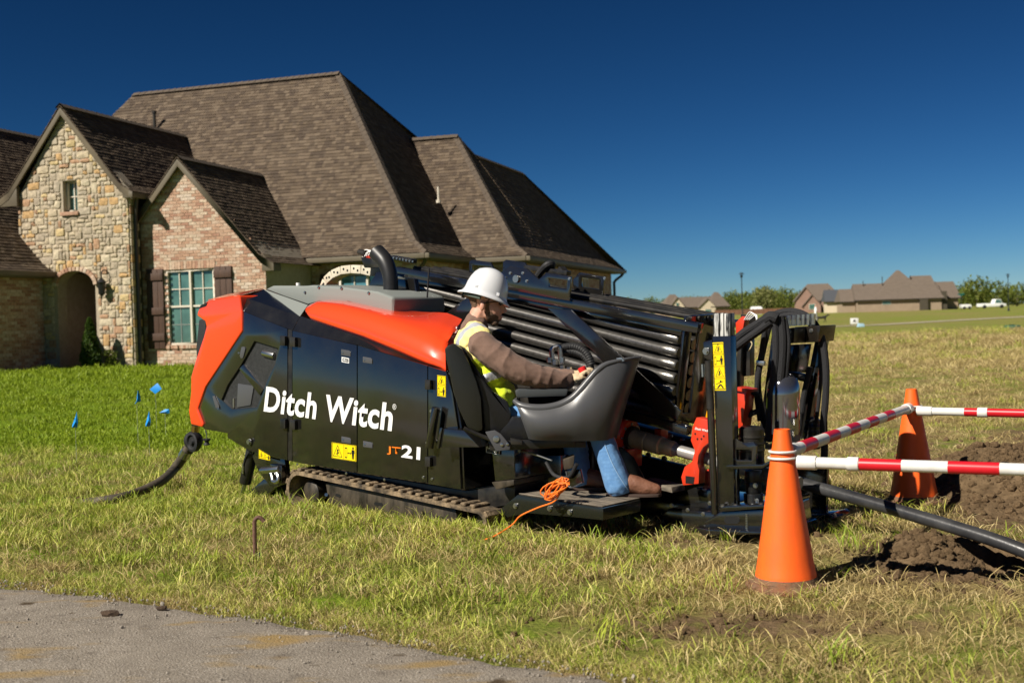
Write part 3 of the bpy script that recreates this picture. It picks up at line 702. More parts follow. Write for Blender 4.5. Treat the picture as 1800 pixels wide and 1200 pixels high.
# stone wall
ARC = [(-2.06 + .535 * (1 - math.cos(t)), 2.0 + .34 * math.sin(t)) for t in np.linspace(0, math.pi, 13)]
SWIN = (-1.80, 3.75, -1.40, 4.50)
out = [(-3.06, 0, -.3), (-2.06, 0, -.3)] + [(x, 0, z) for x, z in ARC] + [(-.99, 0, -.3), (0, 0, -.3), (0, 0, 4.22), (-1.69, 0, 6.14), (-3.06, 0, 4.22)]
sb = MB(); sb.prism(out, (0, .35, 0), holes=[[(SWIN[0], 0, SWIN[1]), (SWIN[2], 0, SWIN[1]), (SWIN[2], 0, SWIN[3]), (SWIN[0], 0, SWIN[3])]])
sw = sb.build('stone_wall', MORTAR, house)
G = .095; NX, NZ = 33, 66; occ = np.zeros((NX, NZ), bool)
for i in range(NX):
    for j in range(NZ):
        x, z = -3.10 + (i + .5) * G, -.05 + (j + .5) * G
        if SWIN[0] - .03 < x < SWIN[2] + .03 and SWIN[1] - .12 < z < SWIN[3] + .02: occ[i, j] = 1
        if -2.12 < x < -.93 and z < 2.0 + .40 * math.sqrt(max(0, 1 - ((x + 1.525) / .6) ** 2)): occ[i, j] = 1
        if x < -2.2 - (z - 2.3) * .9 and z < 3.4 and x < -2.5: occ[i, j] = 1
stones = []
for i_j in np.random.default_rng(5).permutation(NX * NZ):
    i, j = divmod(int(i_j), NZ)
    for wv, hv in random.sample([(3, 2), (2, 2), (4, 2), (2, 1), (3, 1), (2, 3), (3, 2)], 4) + [(2, 1), (1, 2), (1, 1)]:
        if i + wv <= NX and j + hv <= NZ and not occ[i:i + wv, j:j + hv].any():
            occ[i:i + wv, j:j + hv] = 1; stones.append((-3.10 + i * G, -.05 + j * G, wv * G, hv * G)); break
GAB = [(-3.08, -.1), (.0, -.1), (.0, 4.2), (-1.69, 6.1), (-3.08, 4.2)]
def stone_me(items):
    bm = bmesh.new(); lay = bm.faces.layers.float.new('rnd')
    for x, z, wv, hv, single in items:
        c = random.uniform(.08, .2); j = lambda: random.uniform(-.014, .014)
        ring = [(x + wv * c, z), (x + wv * (1 - c), z), (x + wv, z + hv * c), (x + wv, z + hv * (1 - c)), (x + wv * (1 - c), z + hv), (x + wv * c, z + hv), (x, z + hv * (1 - c)), (x, z + hv * c)]
        ring = [(a + j() + (x + wv / 2 - a) * .05, b_ + j() + (z + hv / 2 - b_) * .06) for a, b_ in ring]
        q = clip_poly(ring, GAB)
        if len(q) < 3 or area2(q) < .002: continue
        cx, cz = sum(p[0] for p in q) / len(q), sum(p[1] for p in q) / len(q); d = random.uniform(.010, .034); r_ = 0. if single else random.random()
        a = [bm.verts.new((p[0], .01, p[1])) for p in q]; b_ = [bm.verts.new((p[0] + (cx - p[0]) * .13, -d * random.uniform(.6, 1.1), p[1] + (cz - p[1]) * .13)) for p in q]; m_ = bm.verts.new((cx, -d - .01, cz))
        n = len(q)
        for k in range(n):
            for f in (bm.faces.new([a[k], a[(k + 1) % n], b_[(k + 1) % n], b_[k]]), bm.faces.new([b_[k], b_[(k + 1) % n], m_])): f[lay] = r_
    bmesh.ops.recalc_face_normals(bm, faces=bm.faces); me = bpy.data.meshes.new('stone'); bm.to_mesh(me); bm.free(); return me
stones.sort(key=lambda s_: -s_[2] * s_[3] * (1 if s_[1] > .3 else .5)); inner = lambda s_: abs(area2(clip_poly([(s_[0], s_[1]), (s_[0] + s_[2], s_[1]), (s_[0] + s_[2], s_[1] + s_[3]), (s_[0], s_[1] + s_[3])], GAB) or [(0, 0)] * 3)) > .6 * s_[2] * s_[3]
stones = [s_ for s_ in stones if inner(s_)]
for s_ in stones[:300]: link('stone', stone_me([s_ + (True,)]), STONE, sw)
tag(link('stones', stone_me([s_ + (False,) for s_ in stones[300:]]), STONE, sw), kind='stuff')
# corner stones on the right return of the stone wall, arch bricks
q = MB()
rs = MB(); rs.box((-.15, .9, 1.9), (.298, 1.2, 4.4)); rs.build('return_wall', SIDING, house)
for k in range(22):
    p = MB(); L_ = .34 if k % 2 else .24; p.box((.012, L_ / 2 + .012, .1 + k * .19), (.05, L_, .18)); p.build('corner_stone', STONE, sw, bevel=.015)
for k in range(17):
    t = math.pi * (k + .5) / 17; cx, cz = -1.525 - .575 * math.cos(t), 2.0 + .385 * math.sin(t); an = math.atan2(.575 * math.sin(t), -.385 * math.cos(t))
    p = MB(); p.box((cx, -.02, cz), (.095, .11, .082), Matrix.Rotation(-math.atan2(math.sin(t) * .575, -math.cos(t) * .385), 3, 'Y')); p.build('arch_brick', BRICK, sw, bevel=.004)
window(*SWIN, .10, cols=1, half=False)
p = MB(); p.box(((SWIN[0] + SWIN[2]) / 2, .01, SWIN[1] - .045), (.50, .17, .085)); p.build('window_sill', BRICK, house, bevel=.006)
# porch inside the arch
p = MB(); p.box((-1.5, 2.1, 1.2), (2.0, .1, 3.0)); p.box((-2.30, 1.2, 1.2), (.3, 1.8, 3.0)); p.box((-.75, 1.2, 1.2), (.3, 1.8, 3.0)); p.box((-1.5, 1.2, 2.75), (2, 1.9, .1)); p.box((-1.5, 1.0, -.12), (1.5, 2.2, .2))
po = p.build('porch', MORTAR, house)
tag(link('bricks', brick_mesh(brick_rects(-2.14, -.91, 0, 2.5), lambda x, z: Vector((x, 2.04, z)), (0, -1, 0)), BRICK, po), kind='stuff')
tag(link('bricks', brick_mesh(brick_rects(.36, 2.0, 0, 2.5), lambda y, z: Vector((-.905, y, z)), (-1, 0, 0)), BRICK, po), kind='stuff')
# left wing wall
p = MB(); p.prism([(-2.45, -2.5, -.3), (-2.45, -2.5, 2.4), (-6.05, -2.5, 6.1), (-9.6, -2.5, 2.4), (-9.6, -2.5, -.3)], (0, 2.49, 0)); lw = p.build('wing_wall', MORTAR, house)
tag(link('bricks', brick_mesh(brick_rects(-2.5, -.03, -.3, 2.38), lambda y, z: Vector((-2.449, y, z)), (1, 0, 0)), BRICK, lw), kind='stuff')
# main walls below the eaves
p = MB(); p.box((1.0, 10.0, 1.15), (10.2, 14.4, 2.7)); mw_ = p.build('main_wall', MORTAR, house)
tag(link('bricks', brick_mesh(brick_rects(3.3, 6.1, .2, 2.45, lambda x, z: not (4.05 < x < 5.6 and .6 < z < 2.12)), lambda x, z: Vector((x, 2.799, z)), (0, -1, 0)), BRICK, mw_), kind='stuff')
tag(link('bricks', brick_mesh(brick_rects(2.8, 6.2, .5, 2.45), lambda y, z: Vector((6.101, y, z)), (1, 0, 0)), BRICK, mw_), kind='stuff')
p = MB(); p.box((6.8, 12.05, 1.15), (1.7, 11.7, 2.7)); bw2 = p.build('rear_wall', MORTAR, house)
tag(link('bricks', brick_mesh(brick_rects(6.11, 7.65, .5, 2.45), lambda x, z: Vector((x, 6.199, z)), (0, -1, 0)), BRICK, bw2), kind='stuff')
tag(link('bricks', brick_mesh(brick_rects(6.2, 17.9, .3, 2.45, lambda y, z: not (13.2 < y < 14.4 and .6 < z < 2.2)), lambda y, z: Vector((7.651, y, z)), (1, 0, 0)), BRICK, bw2), kind='stuff')
window(4.07, .62, 5.58, 2.10, 2.70, cols=2, mt=mat('blue_window_glass', (.03, .10, .13), .05, spec=1., col2=(.10, .27, .32), vs=1.6, stretch=(.2, .2, 14)))
shutter(3.55, 4.04, .55, 2.12, 2.79)
window(13.25, .65, 14.35, 2.15, 0, cols=2, to=lambda y, d, z: Vector((7.68 - d, y, z)))
# eaves, gutters, rakes
def gutter(a, b_, dz=-.07):
    g = MB(); a, b_ = Vector(a), Vector(b_); g.bar(a + Vector((0, 0, dz)), b_ + Vector((0, 0, dz)), .11, .12); g.build('gutter', TRIM, house, bevel=.01)
gutter((3.4, 2.36, ZE - .01), (6.50, 2.36, ZE - .01)); gutter((6.57, 2.3, ZE - .01), (6.57, 5.76, ZE - .01)); gutter((6.64, 5.76, ZE - .01), (8.02, 5.76, ZE - .01)); gutter((8.09, 5.7, ZE - .01), (8.09, 18.3, ZE - .01))
gutter((-2.08, -2.7, 2.34), (-2.08, -.02, 2.34)); gutter((.24, -.26, 4.10), (.24, 1.6, 4.10))
for c, d in [((4.7, 2.62, ZE - .14), (3.6, .42, .03)), ((6.32, 4.2, ZE - .142), (.42, 3.1, .03)), ((7.2, 6.02, ZE - .144), (1.6, .40, .03)), ((7.86, 12, ZE - .146), (.40, 12.4, .03)), ((-2.27, -1.35, 2.2), (.36, 2.7, .03))]:
    p = MB(); p.box(c, d); p.build('soffit', TRIM, house)
def rake(xr, zr_, pts, y, nm='rake_board'):
    for sgn in (-1, 1):
        b = MB(); L_ = [Vector((xr + sgn * (p_[0]), y, p_[1])) for p_ in pts]
        for a, c in zip(L_, L_[1:]): b.bar(a, c, .05, .17, up=(0, 1, 0)) if False else b.prism([a + Vector((0, 0, .0)), c, c - Vector((0, 0, .17)), a - Vector((0, 0, .17))], (0, .06, 0))
        b.build(nm, TRIM, house, bevel=.004)
rake(-1.69, 6.2, [(0, 6.22), (1.56, 4.30), (1.91, 4.10)], -.14)
rake(1.166, 4.9, [(0, 4.86), (2.08, 2.51), (2.42, 2.31)], .29)
for (x0, x1, z0, z1, y0, y1) in [(-.06, .20, 3.98, 4.14, -.13, .02), (-3.58, -3.02, 3.96, 4.14, -.13, .02), (3.28, 3.56, 2.15, 2.33, .30, .7)]:
    b = MB(); b.prism([(x0, y0, z0), (x1, y0, z0), (x1, y0, z1 - .02), (x0, y0, z1 + .22)] if x0 > -1 else [(x0, y0, z0), (x1, y0, z0), (x1, y0, z1 + .3), (x0, y0, z1 - .02)], (0, y1 - y0, 0)); b.build('eave_return', TRIM, house, bevel=.005)
b = MB(); b.tube([(.16, .12, 4.0), (.12, .14, 3.85), (.07, .16, 3.3), (.07, .16, 1.5), (.07, .16, .05)], .045, 8); b.build('downspout', GUTTER, house)
b = MB(); b.tube([(6.5, 2.38, 2.42), (6.45, 2.45, 2.3), (6.2, 2.70, 2.1), (6.14, 2.74, 1.8), (6.14, 2.74, 0)], .045, 8); b.build('downspout', GUTTER, house)
b = MB(); b.tube([(8.05, 18.2, 2.42), (7.98, 18.1, 2.3), (7.76, 17.98, 2.1), (7.74, 17.98, 1.8), (7.74, 17.98, 0)], .05, 8); b.build('downspout', GUTTER, house)
for px, z0, h_ in [((-1.9, 4.25), 6.2, .62)]:
    b = MB(); x, y = on_plane(272, 228, R2, Vector((0, -1.365, 1))).xy; zz = ZE + .3 + (y - 2.85) * 1.45; b.cyl((x, y, zz - .1), (x, y, zz + .55), .045, n=10); b.cyl((x, y, zz + .53), (x, y, zz + .6), .065, n=10); b.build('vent_pipe', GUTTER, house)
b = MB(); v = on_plane(771, 355, pR - Vector((1.5, 0, 0)), nR); b.cyl(v, v + Vector((0, 0, .42)), .03, n=8); b.cyl(v - Vector((0, 0, .03)), v + Vector((0, 0, .05)), .07, n=8); b.build('vent_pipe', FRAMEM, house)
# wall lantern
L0 = Vector((-.70, -.16, 1.98))
b = MB(); b.lathe([(.03, -.27), (.075, -.22), (.09, .02), (.115, .05), (.06, .12), (.02, .16)], L0, (0, 0, 1), 6); b.tube([L0 + Vector((0, 0, .15)), L0 + Vector((.02, .0, .30)), L0 + Vector((.06, .08, .34)), L0 + Vector((.06, .17, .25)), L0 + Vector((.03, .18, .15))], .014, 6); b.cyl(L0 - Vector((0, 0, .26)), L0 - Vector((0, 0, .36)), .015, .004, 6)
ln = b.build('wall_lantern', mat('black_iron', (.015, .015, .015), .4), house, bevel=.003)
b = MB(); b.lathe([(.066, -.21), (.088, .01)], L0 - Vector((0, 0, .002)), (0, 0, 1), 6); gl = b.build('lantern_glass', mat('lantern_glass', (.35, .33, .27), .15), ln); gl.scale = (1.0, 1.0, 1.0)
# ------------------------------------------------------------------ the drilling rig
MF = Frame(ground_pt(800, 931), R(42), R(3.3))
rig = empty('drilling_rig', MF.mat(), 'orange and black tracked horizontal drilling rig with operator seat and pipe rack', 'drilling rig')
BLK = mat('gloss_black_paint', (.006, .006, .0065), .10, coat=.9, spec=1., rvar=.13, vs=5, col2=(.012, .011, .009), contrast=.5, detail=9, crough=.08, bump=.012, bs=5)
BLK2 = mat('worn_black_paint', (.010, .010, .010), .28, col2=(.03, .027, .023), vs=9, contrast=.25, bump=.05, bs=30)
MUDB = mat('muddy_black_steel', (.010, .009, .008), .3, col2=(.07, .054, .034), vs=14, contrast=.4, stretch=(1, 1, .35), bump=.3, bs=40, rvar=.4)
REDP = mat('orange_red_gloss_paint', (.80, .062, .014), .22, coat=.9, bump=.008, bs=4)
REDC = mat('red_clamp_paint', (.62, .045, .014), .35, coat=.3, col2=(.52, .035, .012), vs=10, bump=.05, bs=40)
GREY = mat('grey_moulded_cover', (.205, .222, .208), .42, bump=.02, bs=80)
DGREY = mat('charcoal_console_plastic', (.070, .071, .075), .34, bump=.06, bs=260)
RUB = mat('black_rubber_hose', (.012, .012, .013), .62, bump=.25, bs=120)
SLEEVE = mat('woven_hose_sleeve', (.016, .016, .018), .8, bump=.7, bs=190)
STEEL = mat('zinc_plated_steel', (.55, .55, .53), .28, metal=1., bump=.05, bs=60)
PIPEM = mat('dark_drill_pipe_steel', (.17, .16, .15), .30, metal=.85, col2=(.26, .25, .23), vs=18, contrast=.3, stretch=(.6, 3, 3), bump=.03, bs=160)
BRONZ = mat('oily_bronze_steel', (.55, .43, .28), .42, metal=.15, col2=(.36, .27, .17), vs=14, bump=.1, bs=50)
WHITEP = mat('white_vinyl', (.78, .78, .76), .45)
ORANGEP = mat('orange_vinyl', (.85, .19, .01), .45)
YEL = mat('yellow_warning_vinyl', (.82, .62, .0), .45)
INK = mat('black_print', (.008, .008, .008), .5)
VINYL = mat('black_vinyl_seat', (.012, .012, .013), .34, bump=.15, bs=45)
CREAM = mat('cream_cable_carrier', (.60, .56, .44), .5, col2=(.48, .43, .33), vs=12)
MESHM = mat('dark_perforated_mesh', (.012, .012, .012), .5, col2=(.035, .035, .035), vs=160, contrast=.1)
TREAD = mat('muddy_rubber_track', (.030, .023, .016), .85, col2=(.27, .195, .115), vs=11, contrast=.3, bump=.9, bs=45)
DECK = mat('muddy_deck_plate', (.05, .042, .033), .8, col2=(.26, .215, .16), vs=12, contrast=.4, stretch=(.5, 2.4, 1), bump=.6, bs=60)
def P(px, py, l=0.): return MF.at(px, py, l)
def PX(px, py, x): return MF.atx(px, py, x)
def W(px, py, wy): return MF.loc(at_y(px, py, wy))
def wl(v): return MF.loc(v)
def plate(name, mt, l0, l1, pts, bevel=.004, parent=None, holes=(), **k):
    b = MB(); b.prism([P(x, y, l0) for x, y in pts], (0, l1 - l0, 0), [[P(x, y, l0) for x, y in h] for h in holes])
    return b.build(name, mt, parent or rig, bevel=bevel, **k)
def wplate(name, mt, w0, w1, pts, bevel=.004, parent=None):
    b = MB(); a = [W(x, y, w0) for x, y in pts]; d = wl(Vector((0, w1, 0))) - wl(Vector((0, w0, 0)))
    b.prism(a, d); return b.build(name, mt, parent or rig, bevel=bevel)
def rod(name, mt, a, c, r, r2=None, parent=None, n=16, bevel=0): 
    b = MB(); b.cyl(a, c, r, r2, n); return b.build(name, mt, parent or rig, bevel=bevel)
def hose(name, mt, pts, r, parent=None, n=10): 
    b = MB(); b.tube(pts, r, n); return b.build(name, mt, parent or rig)
def bolt(p, r=.011, ax=(0, -1, 0), mt=STEEL, parent=None, nm='bolt'):
    b = MB(); p = Vector(p); a = Vector(ax).normalized(); b.cyl(p, p + a * r * .35, r * 1.35, n=12); b.cyl(p + a * r * .35, p + a * r * 1.0, r, n=6); return b.build(nm, mt, parent or rig)
def quadmap(c):     # four corners bl, br, tr, tl -> function (u, v)
    bl, br, tr, tl = [Vector(p) for p in c]
    return lambda u, v: (bl * (1 - u) + br * u) * (1 - v) + (tl * (1 - u) + tr * u) * v
def flat(name, mt, f, polys, parent, off=(0, 0, 0), th=(0, .0015, 0)):
    b = MB()
    for p in polys: b.prism([f(u, v) + Vector(off) for u, v in p], th)
    return b.build(name, mt, parent)
def ring2(poly, t):
    cx = sum(p[0] for p in poly) / len(poly); cy = sum(p[1] for p in poly) / len(poly)
    inn = [(p[0] + (cx - p[0]) * t, p[1] + (cy - p[1]) * t) for p in poly]; n = len(poly)
    return [[poly[i], poly[(i + 1) % n], inn[(i + 1) % n], inn[i]] for i in range(n)]
def sticker(corners, panels, horiz, parent, nrm=(0, -1, 0)):
    n = Vector(nrm); f = quadmap([Vector(c) + n * .002 for c in corners]); th = n * -.0015
    st = flat('warning_sticker', YEL, f, [[(0, 0), (1, 0), (1, 1), (0, 1)]], parent, th=th); k = len(panels); pr = []
    for i, kind in enumerate(panels):
        if horiz: mp = lambda u, v, i=i: ((i + u) / k, v)
        else: mp = lambda u, v, i=i: (u, 1 - (i + 1 - v) / k)
        tri = [(.12, .14), (.88, .14), (.5, .9)]
        if kind == 'tri':
            pr += [[mp(*q) for q in s] for s in ring2(tri, .13)]; pr += [[mp(*q) for q in s] for s in ([(.47, .36), (.53, .36), (.58, .62), (.44, .62)], [(.46, .24), (.54, .24), (.54, .31), (.46, .31)], [(.36, .28), (.64, .40), (.62, .45), (.35, .33)])]
        elif kind == 'man':
            pr += [[mp(*q) for q in s] for s in ([(.66, .12), (.72, .12), (.74, .5), (.66, .5)], [(.76, .12), (.82, .12), (.84, .5), (.74, .5)], [(.62, .48), (.88, .48), (.86, .70), (.64, .70)], [(.69, .74), (.81, .74), (.81, .88), (.69, .88)], [(.36, .44), (.56, .44), (.56, .49), (.36, .49)], [(.30, .465), (.38, .40), (.38, .53)], [(.62, .465), (.54, .40), (.54, .53)])]
            pr += [[mp(*q) for q in s] for s in ring2([(.1, .14), (.27, .14), (.27, .8), (.1, .8)], .2)]
        else:
            pr += [[mp(*q) for q in s] for s in ([(.2, .2), (.5, .55), (.6, .5), (.35, .2)], [(.5, .5), (.62, .52), (.85, .2), (.7, .2)], [(.5, .68), (.64, .68), (.64, .84), (.5, .84)], [(.15, .5), (.8, .74), (.8, .79), (.15, .55)])]
        if i: 
            pr.append([(i / k - .004, .04), (i / k + .004, .04), (i / k + .004, .96), (i / k - .004, .96)] if horiz else [(.04, i / k - .004), (.96, i / k - .004), (.96, i / k + .004), (.04, i / k + .004)])
    pr += ring2([(0.02, .02), (.98, .02), (.98, .98), (.02, .98)], .03)
    flat('printed_symbols', INK, f, pr, st, off=n * .0012, th=th * .6)
    return st
def lettering(name, body, corners, mt, parent, nrm=(0, -1, 0), offset=.022, space=1.0):
    cu = bpy.data.curves.new(name, 'FONT'); cu.body = body; cu.offset = offset; cu.space_character = space; cu.extrude = 0; cu.resolution_u = 4
    t = bpy.data.objects.new(name, cu); COL.objects.link(t); bpy.context.view_layer.update()
    me = bpy.data.meshes.new_from_object(t.evaluated_get(bpy.context.evaluated_depsgraph_get())); bpy.data.objects.remove(t)
    co_ = np.empty(len(me.vertices) * 3, np.float32); me.vertices.foreach_get('co', co_); co_ = co_.reshape(-1, 3)
    lo, hi = co_.min(0), co_.max(0); n = Vector(nrm); f = quadmap([Vector(c) + n * .004 for c in corners])
    for v in me.vertices: u, w_ = (v.co.x - lo[0]) / (hi[0] - lo[0]), (v.co.y - lo[1]) / (hi[1] - lo[1]); v.co = f(u, w_)
    return link(name, me, mt, parent)

# ---- body
side = [(427, 546), (506, 577), (515, 580), (628, 605), (752, 642), (788, 654), (800, 690), (812, 760), (816, 862), (752, 850), (700, 842), (610, 829), (522, 813), (490, 806), (438, 792), (400, 769), (400, 762), (358, 754), (347, 720), (361, 680), (425, 585)]
body = plate('body', BLK, .016, .74, side, bevel=.022, seg=3)
dA = plate('rear_panel', BLK, -.002, .02, [(428, 547), (505, 577.5), (505, 808.5), (490, 806), (438, 792), (400, 769), (400, 761), (358, 754), (347, 720), (361, 680), (425, 585)], bevel=.003,
           holes=[[(447, 599), (489, 612), (484, 640), (470, 668), (452, 716), (408, 719), (389, 702), (400, 676), (424, 640)]])
plate('vent_mesh', MESHM, .0155, .0158, [(445, 596), (492, 610), (484, 645), (452, 719), (405, 721), (387, 702), (400, 672), (424, 638)], bevel=0, parent=dA)
plate('vent_brace', BLK, .004, .015, [(420, 648), (428, 640), (463, 684), (456, 694)], bevel=.002, parent=dA)
rod('silver_canister', STEEL, P(464, 620, .0155), P(484, 625, .0155), .028, parent=dA, bevel=.006)
rod('silver_fitting', STEEL, P(411, 700, .012), P(411, 716, .012), .008, parent=dA)
plate('engine_cover', DGREY, .008, .015, [(418, 674), (446, 678), (440, 712), (416, 716)], bevel=.003, parent=dA)
d2 = plate('door', BLK, -.004, .02, [(514, 581), (627, 606.5), (627, 830), (514, 810.5)], bevel=.003)
d3 = plate('door', BLK, -.004, .02, [(628.6, 606.8), (751, 642.5), (751, 848.5), (628.6, 830.4)], bevel=.003)
d4 = plate('front_panel', BLK, -.002, .02, [(752.6, 643), (784, 653), (795, 690), (806, 760), (810, 860), (752.6, 850)], bevel=.003)
plate('door_post', BLK2, .004, .02, [(505.6, 578), (513.4, 581), (513.4, 810), (505.6, 808)], bevel=.001)
for x, y, pr in [(496, 599, dA), (513.5, 601, d2), (496.5, 744.5, dA), (513.5, 746.5, d2), (751, 676, d3), (751, 811.5, d3)]:
    plate('hinge', BLK2, -.028, -.004, [(x - 4.5, y - 9), (x + 4.5, y - 8), (x + 4.5, y + 9), (x - 4.5, y + 8)], bevel=.004, parent=pr)
for x, y, pr, s in [(607.5, 620, d2, 1), (645.5, 633, d3, 1), (608, 773, d2, 1), (646, 781, d3, 1)]:
    q = plate('door_latch', DGREY, -.008, -.003, [(x - 8, y - 6.5), (x + 6, y - 4), (x + 8.5, y - 1), (x + 8.5, y + 6.5), (x - 8, y + 4)], bevel=.003, parent=pr); rod('lock', STEEL, P(x - 5 if s else x, y - 1, -.008), P(x - 5, y - 1, -.012), .006, parent=q)
for x, y, x2, y2 in [(426, 619, 419.5, 620), (379, 706, 383.5, 717.5)]:
    q = plate('door_latch', DGREY, -.009, -.002, [(x - 5, y + 6), (x - 2, y - 9), (x + 3, y - 10), (x + 5, y - 6), (x + 1, y + 10), (x - 3, y + 11)] if y < 650 else [(x - 6, y - 10), (x - 2, y - 11), (x + 6, y + 8), (x + 5, y + 12), (x, y + 11)], bevel=.003, parent=dA); rod('lock', STEEL, P(x2, y2, -.009), P(x2, y2, -.013), .007, parent=q)
for x, y in [(744, 839), (759.5, 841.5), (523, 815.5), (609, 831.5), (676, 842.5)]: bolt(P(x, y, -.004), .007)
plate('key_label', WHITEP, -.0055, -.0042, [(600.5, 627), (613.5, 629.5), (613.5, 638.5), (600.5, 636)], bevel=0, parent=d2)
plate('key_symbol', INK, -.0063, -.0056, [(602, 629), (612.3, 631), (612.3, 636.8), (602, 634.7)], bevel=0, parent=d2); plate('key_symbol', WHITEP, -.0069, -.0064, [(603.5, 631.2), (606, 630.7), (606.4, 632.4), (611, 633.3), (611, 634.4), (606, 633.6), (603.6, 633.6)], bevel=0, parent=d2)
# shoulder facets
b = MB(); q = [P(427.5, 546.5, .0), P(514, 580.5, .0), P(527, 556, .05), P(421, 519.5, .05)]; t_ = P(463, 508, .30)
b.poly(q); b.poly([q[3], q[2], t_]); b.build('rear_shoulder', BLK, rig, ang=10)
b = MB(); b.poly([P(463, 508, .30), P(527, 556, .05), P(541, 536, .16)]); b.build('cover_underside', GREY, rig)
b = MB(); lo = [(515, 581), (560, 591), (628, 606), (690, 624), (752, 643), (787, 654)]; hi = [(528, 555), (560, 566), (628, 588), (690, 612), (752, 640), (786, 653)]
b.grid([[P(x, y, .0) for x, y in lo], [P(x, y, .045) for x, y in hi]]); b.build('side_shoulder', BLK, rig)
# red side hood
b = MB()
r0 = [(538, 550), (548, 563), (575, 573), (640, 595), (700, 620), (750, 642), (783, 656.5)]
r1 = [(537, 546), (546, 557), (575, 567.5), (640, 589), (700, 613.5), (750, 635), (783.5, 650)]
r2 = [(540, 539), (557, 531.5), (600, 539), (660, 555), (720, 577), (762, 596), (782.5, 612)]
r3 = [(549, 533), (568, 528), (606, 530), (668, 543), (730, 560), (772, 573), (797, 583)]
r4 = [(560, 528), (582, 526), (614, 527), (682, 543), (742, 548), (786, 550), (812, 561)]
b.grid([[P(x, y, l) for x, y in r_] for r_, l in ((r0, .05), (r1, .012), (r2, .085), (r3, .22), (r4, .46))])
b.grid([[P(783, 656.5, .05), P(783.5, 650, .012), P(782.5, 612, .085), P(797, 583, .22), P(812, 561, .46)], [P(783, 656.5, .05) + Vector((.0, .3, -.04)), P(783.5, 650, .012) + Vector((.0, .4, -.03)), P(782.5, 612, .085) + Vector((-.02, .4, -.05)), P(797, 583, .22) + Vector((-.06, .3, -.08)), P(812, 561, .46) + Vector((-.1, .2, -.12))]])
bm_ = b.bm; bmesh.ops.remove_doubles(bm_, verts=bm_.verts, dist=1e-4)
bmesh.ops.subdivide_edges(bm_, edges=bm_.edges[:], cuts=2, use_grid_fill=True, smooth=.35)
b.build('side_hood', REDP, rig, ang=75)
# grey top cover and rear red cover
plate('top_cover', GREY, .29, .80, [(463, 509), (478, 502), (520, 502), (530, 503), (546, 501), (600, 504), (662, 512), (690, 522), (691, 553), (665, 546), (612, 532), (562, 531), (541, 537), (500, 523)], bevel=.03, seg=3)
b = MB()
for x, y in [(536, 514), (600, 506.5), (560, 505), (648, 515)]: b.lathe([(.012, 0), (.009, .006)], P(x, y, .287), (0, -1, 0), 8)
b.build('cover_bolts', STEEL, rig); tag(bpy.data.objects['cover_bolts'], kind='stuff')
rod('lamp_stub', WHITEP, P(524, 503, .6), P(524, 497, .6), .016)
redc = [(421, 519), (425, 547), (425, 583), (361, 680), (346.5, 718), (357, 745), (355, 751), (335, 746), (331, 722), (335, 690), (335, 662), (345, 628), (358, 590), (362, 574), (360, 565), (352, 559), (346, 555), (347, 548), (352, 537), (366, 528)]
b = MB(); b.prism([P(x, y, -.012) for x, y in redc], (0, .9, 0)); 
b.build('rear_cover', REDP, rig, bevel=.016, seg=3)
b = MB(); b.poly([P(421, 519, -.0), P(366, 527.5, -.0), P(400, 518, .2), P(463, 507.5, .30)]); b.build('rear_cover_top', REDP, rig, solid=.004)
plate('cover_slot', INK, -.0145, -.011, [(350, 542), (353, 536), (365, 531), (362, 538)], bevel=0)
plate('rear_grille', MESHM, .05, .8, [(361, 560), (350, 562), (345, 610), (346, 640), (362, 600)], bevel=.004)
# exhaust, antenna
b = MB(); b.tube([P(687, 524, .55), P(687, 505, .55), P(685, 482, .55), P(677, 460, .55), P(662, 443, .55)], [.054, .054, .055, .06, .062], 18, seg=6)
ex = b.build('exhaust_stack', mat('matte_black_stack', (.014, .014, .015), .42), rig); b = MB(); b.cyl(P(687, 523, .55), P(687, 508, .55), .0575, n=18); b.build('band', BLK2, ex)
rod('antenna', RUB, P(751, 523, .6), P(754, 472, .6), .006)
# cable carrier
cc = [(575, 506), (580, 493), (592, 482), (608, 475), (626, 473), (644, 474), (661, 478)]
for (x, y), (x2, y2) in zip(cc, cc[1:]):
    b = MB(); a, c = P(x, y, .9), P(x2, y2, .9); d = (c - a); b.bar(a - d * .06, c + d * .04, .10, .062, up=(0, 1, 0)) if False else b.bar(a - d * .02, c - d * .04, .11, .066)
    lk = b.build('cable_carrier_link', CREAM, rig, bevel=.008)
    b = MB()
    for t in (.3, .68): 
        q = a + d * t + Vector((0, -.0565, .006 if t < .5 else -.008)); b.cyl(q, q + Vector((0, .004, 0)), .010, n=8)
    b.build('link_holes', INK, lk)
plate('carrier_bracket', BLK, .86, 1.0, [(645, 507), (662, 478), (690, 476), (700, 512)], bevel=.003)
plate('rear_bracket', BLK2, .84, .87, [(634, 452), (664, 455), (676, 470), (640, 470)], bevel=.003)
plate('frame_web', BLK, .66, .70, [(690, 486), (728, 490), (733, 515), (742, 526), (700, 526)], bevel=.003)
plate('red_valve', REDC, .86, .92, [(640, 448), (653, 449), (653, 454), (640, 453)], bevel=.003)
rod('valve_spool', STEEL, P(688, 484, .66), P(714, 487, .66), .02)
for i in range(5): hose('wire', WHITEP, [P(638 + i * 3, 452 - i, .85), P(641 + i * 4, 440 + (i % 2) * 4, .86), P(650 + i * 4, 441 + (i % 3) * 3, .86), P(660, 450, .88)], .004)
rod('valve_cap', BLK2, P(632, 443, .86), P(642, 446, .86), .026)
b = MB(); b.bar(P(690, 452, .9), P(728, 459, .9), .06, .03); pk = b.build('roller_rail', BLK2, rig, bevel=.003)
for i in range(7): bolt(P(692 + i * 5.6, 453 + i * 1.1, .86), .006)

